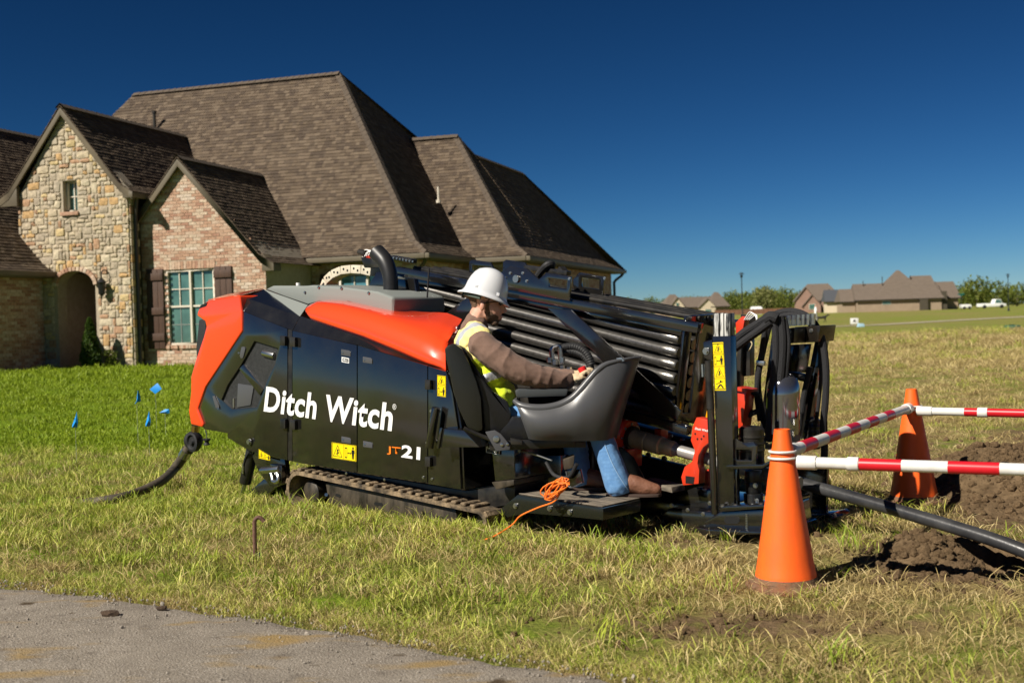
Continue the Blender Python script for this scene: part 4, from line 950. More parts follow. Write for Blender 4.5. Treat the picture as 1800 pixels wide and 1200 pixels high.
# ---- drill frame and pipe rack
def fr(px0, py0, px1, py1, l, wd, ht, nm='frame_rail', mt=BLK, **k):
    b = MB(); b.bar(P(px0, py0, l), P(px1, py1, l), wd, ht); return b.build(nm, mt, rig, bevel=.006)
fr(700, 476, 1232, 577, .86, .07, .062, 'top_rail')
fr(700, 487, 1200, 584, .90, .03, .05, 'side_rail')
for i, l in enumerate((.97, 1.07, 1.17, 1.27)): 
    a, c = P(710, 474, .86), P(1214, 566, .86); a, c = a.copy(), c.copy(); a.y = c.y = l; a.z += .012; c.z += .02; rod('guide_tube', BLK2, a, c, .018)
fr(960, 690, 1212, 757, .80, .06, .055, 'lower_rail')
fr(900, 700, 1236, 792, 1.25, .10, .12, 'lower_rail', BLK2)
b = MB(); b.prism([P(962, 541, .80), P(1004, 545, .80), P(1197, 722, .80), P(1190, 739, .80), P(1158, 728, .80)], (0, .012, 0)); b.build('diagonal_brace', BLK, rig, bevel=.003)
plate('gusset', BLK, .62, .66, [(770, 560), (826, 519), (840, 520), (838, 570)], bevel=.003)
plate('saddle_plate', BLK, 1.22, 1.235, [(822, 505), (825, 459), (829, 456.5), (862, 461), (870, 476), (872, 512)], holes=[[(830, 466), (862, 469), (862, 486), (830, 484)]])
sp = plate('saddle_plate', BLK, .80, .815, [(880, 507), (881, 478), (897, 467), (925, 472), (947, 491), (960, 479), (1003, 486), (1001, 529), (970, 524), (925, 515)], holes=[[(964.5, 489), (996, 493.5), (996, 509), (964.5, 504)]])
plate('saddle_plate', BLK, 1.22, 1.235, [(882, 500), (884, 460), (889, 456.5), (922, 461.5), (930, 472), (930, 505)])
plate('saddle_plate', BLK, 1.20, 1.215, [(1006, 492), (1018, 479), (1062, 487), (1058, 531), (1010, 522)], holes=[[(1022, 487.5), (1053, 492), (1053, 508.5), (1022, 504)]])
b = MB(); b.lathe([(.020, 0), (.026, 0), (.026, .012), (.020, .012)], P(908, 490, .80), (0, -1, 0), 16); b.build('bushing', STEEL, sp)
for x, y in [(897, 480), (919, 480), (926, 494), (888, 488), (1001, 490), (1063, 489)]: bolt(P(x, y, .80), .008, parent=sp)
hose('saddle_hose', RUB, [P(944, 487, .95), P(952, 476, .95), P(962, 466, .95), P(970, 465, .98), P(968, 476, 1.0)], .026)
b = MB(); b.bar(P(925, 470, .98), P(1000, 480, .98), .05, .03); b.bar(P(985, 472, 1.0), P(994, 482, 1.0), .06, .04); b.build('saddle_linkage', BLK2, rig, bevel=.003)
# front rack plate with the slot
c00, c10, c11, c01 = P(1187, 737, .84), P(1187, 737, .84), P(1206, 556, .84), P(1206, 556, .84)
dl = Vector((0.02, .34, 0)); c10 = c00 + dl; c11 = c01 + dl; f = quadmap([c00, c10, c11, c01])
fx = (f(0, 1) - f(0, 0)).cross(dl).normalized() * .018
b = MB(); b.prism([f(0, 0), f(1, -.12), f(1, 1.02), f(0, 1)], fx, holes=[[f(.2, .05), f(.42, .05), f(.44, .86), f(.22, .86)]]); b.build('rack_plate', BLK, rig, bevel=.004)
ORD = ['uppermost', 'second', 'third', 'fourth', 'fifth', 'sixth', 'seventh']
for k in range(7):
    a = P(1196, 597, .92) + Vector((0, 0, -.0805 * k)) + Vector((-.008 * k, 0, 0)); d = Vector((1, 0, -.155)).normalized()
    b = MB(); e0 = a - d * 2.45; b.sweep([e0, e0 + d * .1, e0 + d * .12, a - d * .14, a - d * .12, a - d * .01, a], [.035, .035, .031, .031, .035, .035, .028], 16)
    if k % 2 == 0: pass
    me = b.mesh('drill_pipe'); me.transform(MF.mat()); o = link('drill_pipe', me, PIPEM)
    tag(o, ORD[k] + (' of the seven dark steel drill pipes stacked in the rack' if k == 0 else ' dark steel drill pipe from the top of the rack') if k < 6 else 'lowest of the seven dark steel drill pipes in the rack', 'drill pipe', 'drill pipes stacked in the rack')
b = MB()
for k in range(7):
    for j in (1, 2): b.sweep([P(1195, 607, .92) + Vector((-.008 * k - 2.3, .08 * j, -.0805 * k + .36)), P(1195, 607, .92) + Vector((-.008 * k, .08 * j, -.0805 * k))], .036, 10)
tag(b.build('rear_pipe_stack', PIPEM, rig), kind='stuff')
plate('rack_back', BLK2, 1.22, 1.25, [(700, 470), (1225, 570), (1205, 760), (700, 640)], bevel=0)
# carriage, spindle, wrench
ax = (P(1245, 806, .84) - P(1107, 768, .84)).normalized(); s0 = P(1107, 768, .84)
b = MB(); b.lathe([(.10, -.16), (.125, -.15), (.125, -.02), (.108, .0), (.06, .005)], s0, ax, 24); gb = b.build('gearbox', REDC, rig, bevel=.004)
b = MB(); b.box(s0 + Vector((-.10, 0, .07)), (.14, .2, .14)); b.box(s0 + Vector((-.02, .02, -.13)), (.10, .16, .12)); b.build('housing', REDC, gb, bevel=.01)
for k in range(8):
    t = k * math.pi / 4; u_, v_ = MB.frame(ax); bolt(s0 + (u_ * math.cos(t) + v_ * math.sin(t)) * .085 + ax * .002, .008, ax, parent=gb)
rod('port_fitting', STEEL, P(1102, 738, .8), P(1101, 728, .8), .012, parent=gb)
b = MB(); b.lathe([(.075, -.01), (.075, .03), (.045, .03)], s0, ax, 20); b.build('bearing_ring', BLK2, gb)
b = MB(); b.lathe([(.05, .02), (.058, .03), (.058, .135), (.053, .14), (.053, .146), (.058, .152), (.058, .245), (.047, .255)], s0, ax, 24); b.build('spindle', BRONZ, rig)
b = MB(); b.lathe([(.047, .25), (.05, .26), (.05, .33), (.043, .345)], s0, ax, 24); b.build('saver_sub', mat('brass_worn', (.60, .46, .25), .4, metal=.15, col2=(.4, .3, .18), vs=20), rig)
b = MB(); b.lathe([(.043, .34), (.036, .36), (.036, .75), (.04, .76), (.04, 1.2)], s0, ax, 20); b.build('drill_string', mat('bare_pipe_steel', (.30, .29, .27), .4, metal=.3), rig)
def wrench(l, dx, nm='breakout_wrench'):
    pts = [(1224, 733), (1247, 738), (1246, 778), (1236, 786), (1228, 800), (1226, 815), (1229, 826), (1228, 850), (1200, 853), (1197, 838), (1203, 820), (1216, 811), (1221, 792), (1214, 774), (1217, 750)]
    o = plate(nm, REDC, l, l + .07, [(x + dx, y) for x, y in pts], bevel=.006)
    plate('jaw_insert', INK, l - .002, l + .01, [(1205 + dx, 836), (1221 + dx, 838), (1219 + dx, 850), (1205 + dx, 849)], bevel=0, parent=o)
    for x, y in [(1222, 762), (1237, 766), (1226, 771), (1233, 771)]: rod('pin_hole', INK, P(x + dx, y, l - .003), P(x + dx, y, l), .006, parent=o, n=8)
    lettering('logo', 'Ditch Witch', [P(1222 + dx, 754.5, l), P(1246 + dx, 759, l), P(1246 + dx, 755, l), P(1223 + dx, 750.5, l)], WHITEP, o)
wrench(.74, 0); plate('wrench_pin_block', REDC, 1.05, 1.15, [(1236, 826), (1246, 824), (1246, 858), (1239, 860)], bevel=.004)
plate('tool_handle', mat('amber_plastic', (.75, .33, .0), .4), 1.0, 1.02, [(1239, 738), (1243, 718), (1247, 720), (1247, 738)], bevel=.002)
plate('small_valve', REDC, .92, 1.0, [(1150, 753), (1162, 755), (1161, 772), (1150, 770)], bevel=.004)
rod('orange_cap', mat('orange_cap', (.75, .2, .02), .4), P(1135, 762, 1.04), P(1145, 765, 1.04), .014)
for x, y in [(1170, 771), (1178, 766), (1190, 784), (1200, 775), (1140, 800), (1168, 806), (1236, 780)]: bolt(P(x, y, 1.15), .016)
hose('hydraulic_line', RUB, [P(1150, 775, 1.15), P(1190, 780, 1.12), P(1220, 772, 1.1), P(1246, 760, 1.1)], .016)
# lower frame under the drill axis
plate('lower_frame', BLK2, 1.12, 1.18, [(1040, 780), (1246, 830), (1250, 915), (1040, 890)], bevel=.004)
plate('floor_pan', BLK, .86, 1.5, [(1090, 870), (1250, 893), (1252, 925), (1240, 932), (1140, 922), (1090, 905)], bevel=.006)
plate('skid_shoe', BLK, .70, 1.0, [(1160, 905), (1175, 893), (1255, 900), (1258, 933), (1215, 937), (1172, 926)], bevel=.012)
plate('wrench_mount', BLK, .88, 1.0, [(1188, 868), (1222, 856), (1244, 862), (1246, 902), (1200, 902)], bevel=.004)
for x, y in [(1181, 888), (1209, 896), (1236, 903), (1248, 884)]: bolt(P(x, y, .70), .010)
plate('guard', BLK2, .60, .612, [(1080, 784), (1092, 786), (1113, 804), (1131, 838), (1131, 866), (1095, 866)], bevel=.003)
plate('deck', DECK, .72, .86, [(1126, 843), (1180, 856), (1182, 866), (1124, 852)], bevel=.003)

# ---- stakedown
plate('post', BLK, .58, .645, [(1252, 591), (1284, 590), (1291, 905), (1263, 905)], bevel=.005)
post = bpy.data.objects['post']
WORN = mat('scuffed_slide_bar', (.02, .02, .02), .3, col2=(.55, .55, .52), vs=6, contrast=.12, stretch=(6, 6, .7))
for x0, x1, l in [(1253, 1264, .60), (1265.5, 1271, .60), (1273, 1284, .60)]: plate('slide_bar', WORN, l, l + .045, [(x0, 551), (x1, 550), (x1 + .5, 592), (x0 + .5, 592)], bevel=.003)
plate('post_ear', BLK, .585, .62, [(1236, 601), (1252, 597), (1252, 632), (1246, 634), (1237, 628)], bevel=.003); bolt(P(1241.5, 617, .585), .016)
rod('guide_cylinder', BLK2, P(1245.5, 634, .57), P(1249, 718, .57), .022); rod('guide_cylinder', BLK, P(1249, 716, .575), P(1257, 903, .575), .021); rod('hose_fitting', STEEL, P(1235, 640, .6), P(1236, 662, .6), .012)
sticker([P(1257, 686, .58), P(1276.5, 686, .58), P(1271.5, 601, .58), P(1252.8, 602, .58)], ['tri', 'man', 'tri', 'man2'], False, post)
sticker([P(583.5, 804.5, -.004), P(626.5, 811, -.004), P(626.5, 783, -.004), P(583.5, 777, -.004)], ['tri', 'man'], True, d2)
sticker([P(768.8, 695.5, -.002), P(784, 698, -.002), P(784, 661, -.002), P(768.8, 659, -.002)], ['tri', 'man'], False, d4)
plate('motor_bracket', BLK, .60, .615, [(1280, 762), (1304, 778), (1324, 776), (1329, 783), (1329, 819), (1284, 819)], holes=[[(1294, 790), (1321, 790.5), (1321, 808.5), (1294, 808)]])
plate('shelf', BLK, .56, .86, [(1276, 818), (1340, 816), (1352, 810), (1353, 815), (1340, 823), (1278, 824)], bevel=.003)
def motor(cx, y0, y1, l, r, nm='stakedown_motor'):
    a, c = P(cx, y1, l), P(cx, y0, l); h = (c - a).length; b = MB(); pr = [(r * .9, 0), (r, .01)]
    for k in range(3): z = h * (.35 + .17 * k); pr += [(r, z), (r * 1.05, z + .004), (r * 1.05, z + .012), (r, z + .016)]
    pr += [(r, h * .92), (r * .8, h * .985), (r * .3, h)]; b.lathe(pr, a, c - a, 24); return b.build(nm, BLK2, rig)
motor(1321, 748, 816, .74, .072); 
for i, (y0, y1, r) in enumerate([(826, 846, .05), (846, 866, .045), (866, 890, .055)]): rod('drive_shaft', BLK2, P(1324, y0, .74), P(1325, y1, .74), r, n=20, bevel=.006)
bolt(P(1328, 853, .69), .011); bolt(P(1331, 879, .69), .009)
plate('support_plate', BLK, .60, .615, [(1285, 824), (1294, 824), (1296, 888), (1287, 888)])
plate('base_plate', BLK, .54, 1.0, [(1263, 893), (1276, 889), (1352, 886), (1353, 892), (1266, 899)], bevel=.004)
for x, y in [(1270, 890), (1293, 889), (1338, 887)]: bolt(P(x, y, .56), .012, (0, 0, 1))
plate('base_skid', BLK, .56, 1.02, [(1238, 916), (1266, 899), (1352, 894), (1356, 930), (1340, 935), (1248, 937), (1240, 930)], bevel=.008)
b = MB(); b.prism([P(x, y, .557) for x, y in [(1273, 911), (1277, 907), (1296, 907), (1300, 911), (1300, 916), (1296, 920), (1277, 920), (1273, 916)]], (0, .004, 0)); b.build('skid_slot', INK, rig)
b = MB()
for k in range(9): b.box(P(1312.5, 904 + k * 3, .557), (.012, .004, .006))
tag(b.build('weld_beads', STEEL, rig), kind='stuff')
plate('skid_runner', BLK, .50, 1.05, [(1222, 926), (1244, 930), (1345, 934), (1352, 938), (1235, 941)], bevel=.004)
# far tower
plate('tower_bar', BLK, 1.42, 1.50, [(1432, 600), (1447, 600), (1418, 770), (1398, 772)], bevel=.005)
plate('tower_bar', BLK, 1.20, 1.27, [(1358, 574), (1374, 574), (1350, 760), (1334, 760)], bevel=.005)
plate('tower_panel', BLK, 1.36, 1.38, [(1384, 606), (1424, 604), (1416, 655), (1382, 652)])
plate('tower_arm', BLK2, 1.38, 1.44, [(1378, 650), (1420, 660), (1418, 672), (1378, 662)])
plate('tower_plate', BLK, 1.46, 1.49, [(1370, 815), (1454, 818), (1452, 905), (1372, 905)], bevel=.006)
plate('tower_foot', BLK, 1.35, 1.6, [(1372, 905), (1456, 903), (1463, 911), (1447, 909), (1442, 917), (1378, 918)], bevel=.006)
plate('rear_mast', BLK2, 1.25, 1.30, [(1296, 600), (1303, 600), (1300, 700), (1292, 700)]); plate('rear_mast', BLK2, 1.3, 1.36, [(1302, 590), (1318, 592), (1318, 660), (1303, 662)], bevel=.004)
plate('red_bin', REDC, .92, 1.02, [(1292, 682), (1312, 687), (1305, 752), (1297, 752)], bevel=.004); plate('red_bin_lid', REDC, .90, 1.03, [(1291, 680), (1313, 685), (1313, 690), (1291, 686)], bevel=.003)
plate('red_cap', REDC, 1.1, 1.16, [(1293, 567), (1304, 556), (1310, 556), (1304, 588), (1294, 590)], bevel=.003)
plate('far_rail', BLK, 1.12, 1.2, [(1215, 560), (1296, 562), (1296, 575), (1215, 572)], bevel=.003)
plate('far_plate', BLK2, 1.2, 1.215, [(1302, 552), (1330, 556), (1322, 570), (1302, 568)], bevel=.003)
for i in range(4): hose('tie_wire', WHITEP, [P(1308 + i * 3, 562, 1.1), P(1318 + i * 3, 548 + i * 2, 1.1), P(1328 + i, 556, 1.1), P(1330, 566 + 2 * i, 1.1)], .0025)
hose('tie_wire', mat('bare_wire', (.5, .42, .25), .4), [P(1318, 598, 1.1), P(1322, 605, 1.1), P(1316, 618, 1.1)], .004)
mb = plate('manifold', mat('dark_bronze_block', (.05, .04, .03), .25, metal=.8, coat=.3), 1.24, 1.44, [(1397, 574.5), (1442, 572), (1438, 601), (1395, 603)], bevel=.004)
for x, y in [(1410, 582), (1426, 581)]: bolt(P(x, y, 1.24), .010, parent=mb)
plate('manifold_end', BLK2, 1.10, 1.235, [(1384, 577), (1397, 575), (1395, 603), (1383, 604)], bevel=.003)
for x, y in [(1387, 582), (1386, 592)]: bolt(P(x, y, 1.10), .012)
for i in range(6):
    p = P(1386 + i * 8.5, 573 - i * .5, 1.26); rod('fitting', STEEL, p, p + Vector((0, 0, .045)), .014, n=6, parent=mb); rod('fitting_cap', STEEL, p + Vector((0, 0, .04)), p + Vector((0, 0, .065)), .018, n=8, parent=mb)
a = P(1376, 764, 1.06); b = MB(); b.lathe([(.088, 0), (.098, .01), (.098, .24), (.095, .29), (.08, .335), (.05, .36), (.01, .368)], a, P(1377, 655, 1.06) - a, 28); b.build('mud_motor', mat('polished_black_steel', (.20, .20, .22), .10, metal=.85, coat=1., bump=.06, bs=9), rig)
motor(1428, 735, 788, 1.46, .052)
for x, y in [(1344, 778), (1352, 776), (1348, 788), (1340, 798), (1354, 790), (1388, 757), (1394, 766), (1396, 745), (1438, 770), (1446, 765), (1447, 775), (1361, 768), (1371, 769)]: 
    p = P(x, y, 1.02 if x < 1400 else 1.42); rod('hydraulic_fitting', STEEL, p, p + Vector((.004, -.01, .034)), .012, n=8)
plate('valve_block', BLK2, 1.0, 1.1, [(1356, 768), (1392, 762), (1394, 812), (1357, 830)], bevel=.005)
H = lambda pts, r, l: hose('hydraulic_hose', SLEEVE, [P(x, y, l) for x, y in pts], r)
H([(1284, 606), (1305, 587), (1328, 572), (1350, 559), (1362, 562)], .026, .98); H([(1287, 616), (1310, 598), (1334, 581), (1356, 565)], .024, .96)
H([(1350, 563), (1366, 551), (1392, 547), (1415, 554), (1434, 572), (1446, 600), (1452, 650), (1451, 700), (1447, 750), (1450, 770)], .021, 1.3); H([(1356, 563), (1372, 556), (1396, 553), (1416, 560), (1432, 580)], .017, 1.28)
H([(1372, 556), (1376, 600), (1372, 660), (1366, 710), (1360, 775)], .025, 1.0); H([(1362, 560), (1364, 620), (1357, 690), (1350, 775)], .022, .98); H([(1380, 560), (1386, 600), (1382, 650), (1376, 700), (1372, 755)], .014, 1.02)
H([(1352, 570), (1340, 620), (1332, 668), (1338, 720), (1350, 760)], .020, 1.12); H([(1345, 575), (1336, 640), (1330, 690), (1336, 740)], .016, 1.1)
H([(1424, 645), (1414, 690), (1408, 730), (1402, 765)], .018, 1.36); H([(1440, 606), (1443, 660), (1438, 715), (1434, 745)], .012, 1.4); H([(1448, 740), (1449, 800), (1442, 830)], .022, 1.4)
hose('hose_knot', SLEEVE, [P(1346, 562, .96), P(1356, 556, .96), P(1366, 560, .97)], .033)
plate('hose_clamp', STEEL, 1.07, 1.09, [(1329, 633), (1343, 635), (1343, 643), (1329, 641)], bevel=.002)
hose('short_hose', RUB, [P(1313, 690, .98), P(1324, 690, 1.0), P(1334, 696, 1.05)], .016); hose('short_hose', RUB, [P(1308, 735, .98), P(1322, 726, 1.0), P(1336, 722, 1.05)], .018)

# ---- seat, console, platform
wplate('seat_shell', mat('olive_black_shell', (.016, .016, .012), .3, bump=.1, bs=20), 7.02, 7.52, [(781, 614), (788, 606), (800, 604), (812, 612), (826, 640), (838, 670), (846, 700), (849, 756), (840, 759), (822, 752), (808, 722), (797, 690)], bevel=.03)
wplate('seat_cushion', VINYL, 7.06, 7.48, [(806, 606), (818, 612), (834, 650), (868, 688), (892, 706), (899, 728), (894, 748), (878, 764), (852, 758), (846, 700), (830, 650)], bevel=.045)
wplate('seat_base', VINYL, 7.06, 7.5, [(868, 752), (900, 730), (1000, 742), (1010, 760), (995, 772), (880, 775)], bevel=.03)
sbk = wplate('seat_bracket', mat('grey_bracket', (.075, .075, .08), .4), 7.0, 7.02, [(853, 759), (870, 756), (880, 762), (897, 782), (896, 790), (872, 793)], bevel=.003)
for x, y, r_ in [(872, 771, .019), (882, 781, .010), (892, 780, .008)]:
    b = MB(); b.lathe([(r_, 0), (r_, .006), (r_ * .6, .007)], W(x, y, 7.0), wl(Vector((0, -1, 0))) - wl(Vector((0, 0, 0))), 16); b.build('pivot_bolt', STEEL, sbk)
hose('seat_rail', BLK2, [W(815, 752, 7.02), W(840, 763, 7.02), W(862, 772, 7.02)], .012)
wplate('seat_riser', BLK2, 7.05, 7.45, [(858, 775), (1010, 770), (1010, 786), (862, 792)], bevel=.006)
wplate('recliner', BLK2, 7.0, 7.05, [(897, 770), (918, 774), (918, 782), (898, 781)], bevel=.005)
plate('pedestal', BLK, .03, .45, [(864, 790), (903, 786), (905, 842), (870, 846)], bevel=.01); plate('pedestal_foot', MUDB, .02, .45, [(864, 847), (903, 843), (903, 852), (872, 860)], bevel=.004)
lb = plate('plate_label', INK, .022, .029, [(854, 776), (879, 780), (878, 799), (854, 795)], bevel=0); fl = quadmap([P(854, 795, .02), P(878, 799, .02), P(879, 780, .02), P(854, 776, .02)])
flat('label_print', WHITEP, fl, ring2([(.02, .02), (.98, .02), (.98, .98), (.02, .98)], .06) + ring2([(.1, .4), (.3, .4), (.3, .8), (.1, .8)], .3) + [[(.5, .2), (.9, .85), (.95, .85), (.55, .2)], [(.6, .15), (.8, .15), (.75, .4), (.65, .4)], [(.36, .5), (.42, .5), (.42, .56), (.36, .56)]], lb)
plate('step_box', BLK, -.10, .0, [(774, 752), (815, 756), (843, 786), (770, 786)], bevel=.005); plate('step_edge', BLK, -.11, -.098, [(773, 752), (777, 751), (771, 788), (767, 787)], bevel=.002)
hr = rod('grab_handle', BLK, P(755, 786, -.05), P(766.5, 716, -.05), .026, bevel=.004); bolt(P(758, 722, -.04), .008, parent=hr); bolt(P(751, 778, -.04), .008, parent=hr)
plate('bulkhead', BLK2, .60, .64, [(800, 650), (900, 660), (1010, 690), (1040, 790), (1040, 885), (815, 885)], bevel=.004)
plate('inner_panel', BLK, .30, .34, [(815, 690), (900, 700), (905, 860), (815, 860)], bevel=.004)
# console shell
rim = [(904, 701), (915, 709), (935, 713.5), (960, 713.5), (985, 708), (1006, 697), (1022, 681), (1036, 664), (1050, 648), (1066, 637), (1088, 631), (1110, 627), (1124, 626)]
bot = [(929, 771), (937, 773), (950, 774), (966, 774.5), (984, 775), (1000, 775), (1016, 775), (1030, 775), (1042, 774.5), (1054, 774), (1066, 773.5), (1076, 773), (1083, 771)]
wy_r = [7.0, 6.97, 6.95, 6.94, 6.94, 6.94, 6.94, 6.945, 6.95, 6.96, 6.98, 7.02, 7.1]
b = MB(); rows = []
for t in np.linspace(0, 1, 7):
    row = []
    for (x, y), (x2, y2), wy in zip(rim, bot, wy_r): row.append(W(x + (x2 - x) * t, y + (y2 - y) * t, wy + .02 - .10 * math.sin(t * math.pi * .55) + .10 * t * t))
    row += [W((1126 + (1084 - 1126) * t), 627 + (770 - 627) * t, 7.22), W((1124 + (1082 - 1124) * t), 628 + (768 - 628) * t, 7.4), W((1100 + (1066 - 1100) * t), 632 + (766 - 632) * t, 7.55), W((1060 + (1040 - 1060) * t), 640 + (764 - 640) * t, 7.6)]
    row = [W(906 + (932 - 906) * t, 698 + (770 - 698) * t, 7.25)] + row
    rows.append(row)
b.grid(rows); bm_ = b.bm; bmesh.ops.subdivide_edges(bm_, edges=bm_.edges[:], cuts=1, use_grid_fill=True, smooth=.4)
con = b.build('console', DGREY, rig, solid=.012, ang=60)
b = MB(); b.tube([W(x, y + 3, wy + .025) for (x, y), wy in zip(rim, wy_r)] + [W(1126, 628, 7.22), W(1122, 629, 7.4), W(1098, 634, 7.55)], [.014, .020, .024, .024, .024, .024, .024, .022, .02, .016, .012, .010, .010, .010, .01, .01], 14, seg=5); b.build('console_rim', DGREY, con)
b = MB(); b.prism([W(929, 771, 7.08), W(1083, 771, 7.12), W(1082, 768, 7.4), W(1040, 764, 7.6), W(932, 768, 7.25)], (0, 0, .012)); b.build('console_base', DGREY, con, bevel=.004)
wplate('armrest', mat('armrest_pad', (.045, .05, .052), .5), 7.02, 7.12, [(905, 686), (912, 683), (999, 684), (996, 696), (908, 699)], bevel=.012, parent=con)
wplate('console_clip', mat('blue_grey_clip', (.16, .2, .24), .35), 7.0, 7.05, [(1084, 630), (1093, 628.5), (1098, 634), (1089, 637)], bevel=.002, parent=con)
wplate('console_bracket', MUDB, 7.08, 7.4, [(952, 775), (1030, 776), (1030, 786), (955, 787)], bevel=.004)
b = MB(); b.tube([W(972, 640, 7.45), W(970, 616, 7.45), W(976, 610, 7.45), W(984, 611, 7.45), W(986, 640, 7.45)], .016, 10); b.build('steel_elbow', STEEL, rig)
for x, y in [(966, 628), (975, 632), (988, 628), (988, 642), (1000, 645)]: rod('hydraulic_fitting', STEEL, W(x, y, 7.44), W(x, y + 9, 7.44), .019, n=6)
for dy, r_ in ((0, .024), (9, .022)):
    b = MB(); pts = smooth_path([W(984, 612 + dy, 7.5), W(1005, 609 + dy, 7.5), W(1022, 614 + dy, 7.48), W(1034, 626 + dy, 7.46), W(1040, 642 + dy, 7.45)], 8); b.sweep(pts, [r_ * (1 + .12 * (i % 2)) for i in range(len(pts))], 12); b.build('corrugated_hose', RUB, rig)
rod('joystick', mat('red_grip', (.6, .02, .02), .4), W(1029, 661, 7.16), W(1022, 645, 7.16), .022, .026, bevel=.006)
# platform
def cut(pts): return [P(x, y, .06) for x, y in pts]
plat = plate('platform', mat('deep_green_black', (.010, .011, .008), .25, coat=.4), .06, .42, [(877, 896), (910, 869), (1014, 886), (1060, 893), (1060, 914), (1014, 909), (924, 901), (892, 909)], bevel=.003)
b = MB(); t0 = [P(912, 870, .08), P(1059, 893.5, .08)]; up = Vector((0, 0, .008)); b.prism([t0[0] + up, t0[1] + up, t0[1] + Vector((0, .36, 0)) + up, t0[0] + Vector((0, .36, 0)) + up], (0, 0, .006)); b.build('tread_plate', DECK, plat, bevel=.002)
for x, y in [(906.5, 888.5), (966.5, 893), (1002, 899.5)]: bolt(P(x, y, .058), .013, parent=plat)
plate('platform_support', BLK, .30, .5, [(900, 800), (985, 800), (988, 880), (905, 872)], bevel=.004)
plate('foot_panel', BLK, .14, .16, [(993, 828), (1019, 824), (1024, 848), (1001, 856)], bevel=.002); hose('panel_edge', STEEL, [P(995, 828, .138), P(1001, 856, .138), P(1023, 847.5, .138)], .003)
wplate('foot_pedal', MUDB, 7.0, 7.1, [(990, 808), (1010, 800), (1008, 822), (992, 826)], bevel=.006); hose('linkage_rod', STEEL, [P(914, 791, .1), P(945, 800, .1), P(970, 809, .1)], .006); bolt(P(911, 791, .08), .014)
hose('undercarriage_line', RUB, [P(960, 812, .12), P(975, 835, .12), P(1000, 838, .12), P(1014, 815, .12)], .012)
plate('chassis', BLK2, .12, .75, [(560, 820), (820, 862), (905, 850), (905, 885), (820, 900), (560, 860)], bevel=.006)
# ---- lettering
lettering('brand_lettering', 'Ditch Witch', [P(464, 723, -.004), P(689, 758, -.004), P(694, 709, -.004), P(469, 679, -.004)], WHITEP, body, offset=.028, space=1.06)
lettering('registered_mark', '®', [P(690.5, 719, -.004), P(697, 720, -.004), P(697.6, 710, -.004), P(691, 709, -.004)], WHITEP, body, offset=0)
lettering('model_lettering', 'JT', [P(681, 798, -.004), P(705, 802, -.004), P(705, 786, -.004), P(681, 783.5, -.004)], ORANGEP, body, offset=.012)
lettering('model_number', '21', [P(706, 803, -.004), P(739, 808, -.004), P(740, 785.5, -.004), P(707, 781, -.004)], WHITEP, body, offset=.032)

# ---- tracks
def track(l0, nm_near):
    cr_, rr = Vector((-1.53, 0, .045)), .14; cf, rf_ = Vector((.20, 0, .078)), .085
    def loop(off, n=14):
        pts = []; d = cf - cr_; D = d.length; base = math.atan2(d.z, d.x); al = math.acos((rr - rf_) / D)
        for k in range(n + 1): t = base + al + (2 * math.pi - 2 * al) * k / n; pts.append(cr_ + Vector((math.cos(t), 0, math.sin(t))) * (rr + off))
        for k in range(n + 1): t = base - al + (2 * al) * k / n; pts.append(cf + Vector((math.cos(t), 0, math.sin(t))) * (rf_ + off))
        return pts
    def dense(p, st):
        out = []; n = len(p)
        for i in range(n):
            a, c = p[i], p[(i + 1) % n]; k = max(1, int((c - a).length / st)); out += [a + (c - a) * (j / k) for j in range(k)]
        return out
    o_ = dense(loop(0.), .05); i_ = [p for p in o_]
    b = MB(); n = len(o_); ctr = (cr_ + cf) / 2; vo, vi = [], []
    for i, p in enumerate(o_):
        t = (o_[(i + 1) % n] - o_[i - 1]).normalized(); nr = Vector((t.z, 0, -t.x)); nr = nr if nr.dot(p - (cr_ if p.x < cr_.x else cf if p.x > cf.x else Vector((p.x, 0, .05)))) > 0 else -nr
        j = .004 * noise.noise(p * 20)
        vo.append([b.v(p + nr * j + Vector((0, l0 + y, 0))) for y in (0, .28)]); vi.append([b.v(p - nr * .028 + Vector((0, l0 + y, 0))) for y in (0, .28)])
    for i in range(n):
        k = (i + 1) % n
        for f in ((vo[i][0], vo[k][0], vo[k][1], vo[i][1]), (vi[i][0], vi[i][1], vi[k][1], vi[k][0]), (vo[i][0], vi[i][0], vi[k][0], vo[k][0]), (vo[i][1], vo[k][1], vi[k][1], vi[i][1])): b.face(list(f))
    tr = b.build('track', TREAD, rig)
    d2_ = dense(loop(0.), .01); step = 8
    for i in range(0, len(d2_), step):
        p = d2_[i]; t = (d2_[(i + 2) % len(d2_)] - d2_[i - 2]).normalized(); nr = Vector((t.z, 0, -t.x)); c = cr_ if p.x < cr_.x else cf if p.x > cf.x else Vector((p.x, 0, .06)); nr = nr if nr.dot(p - c) > 0 else -nr
        q = MB(); rot = Matrix((t, Vector((0, 1, 0)), t.cross(Vector((0, 1, 0))))).transposed(); q.box(p + nr * .009 + Vector((0, l0 + .14, 0)), (.042, .284, .022), rot); q.build('tread_lug', TREAD, tr, bevel=.006, seg=1)
    f = plate('track_frame', MUDB, l0 + .04, l0 + .22, [(572, 849), (600, 851), (700, 872), (800, 893), (806, 930), (790, 934), (700, 920), (600, 893), (578, 884)], bevel=.008)
    f.location.y = 0
    for x, y in [(545, 866), (560, 870)]: 
        b = MB(); c = P(x, y, l0 + .06); b.lathe([(.07, 0), (.085, .01), (.085, .12), (.07, .13)], c, (0, 1, 0), 24); b.build('idler_wheel', MUDB, tr); break
    b = MB(); b.lathe([(.05, 0), (.058, .01), (.058, .14), (.05, .15)], cf + Vector((0, l0 + .06, -.0)), (0, 1, 0), 20); b.build('sprocket', MUDB, tr)
    return tr, f
tr1, tf = track(-.02, True)
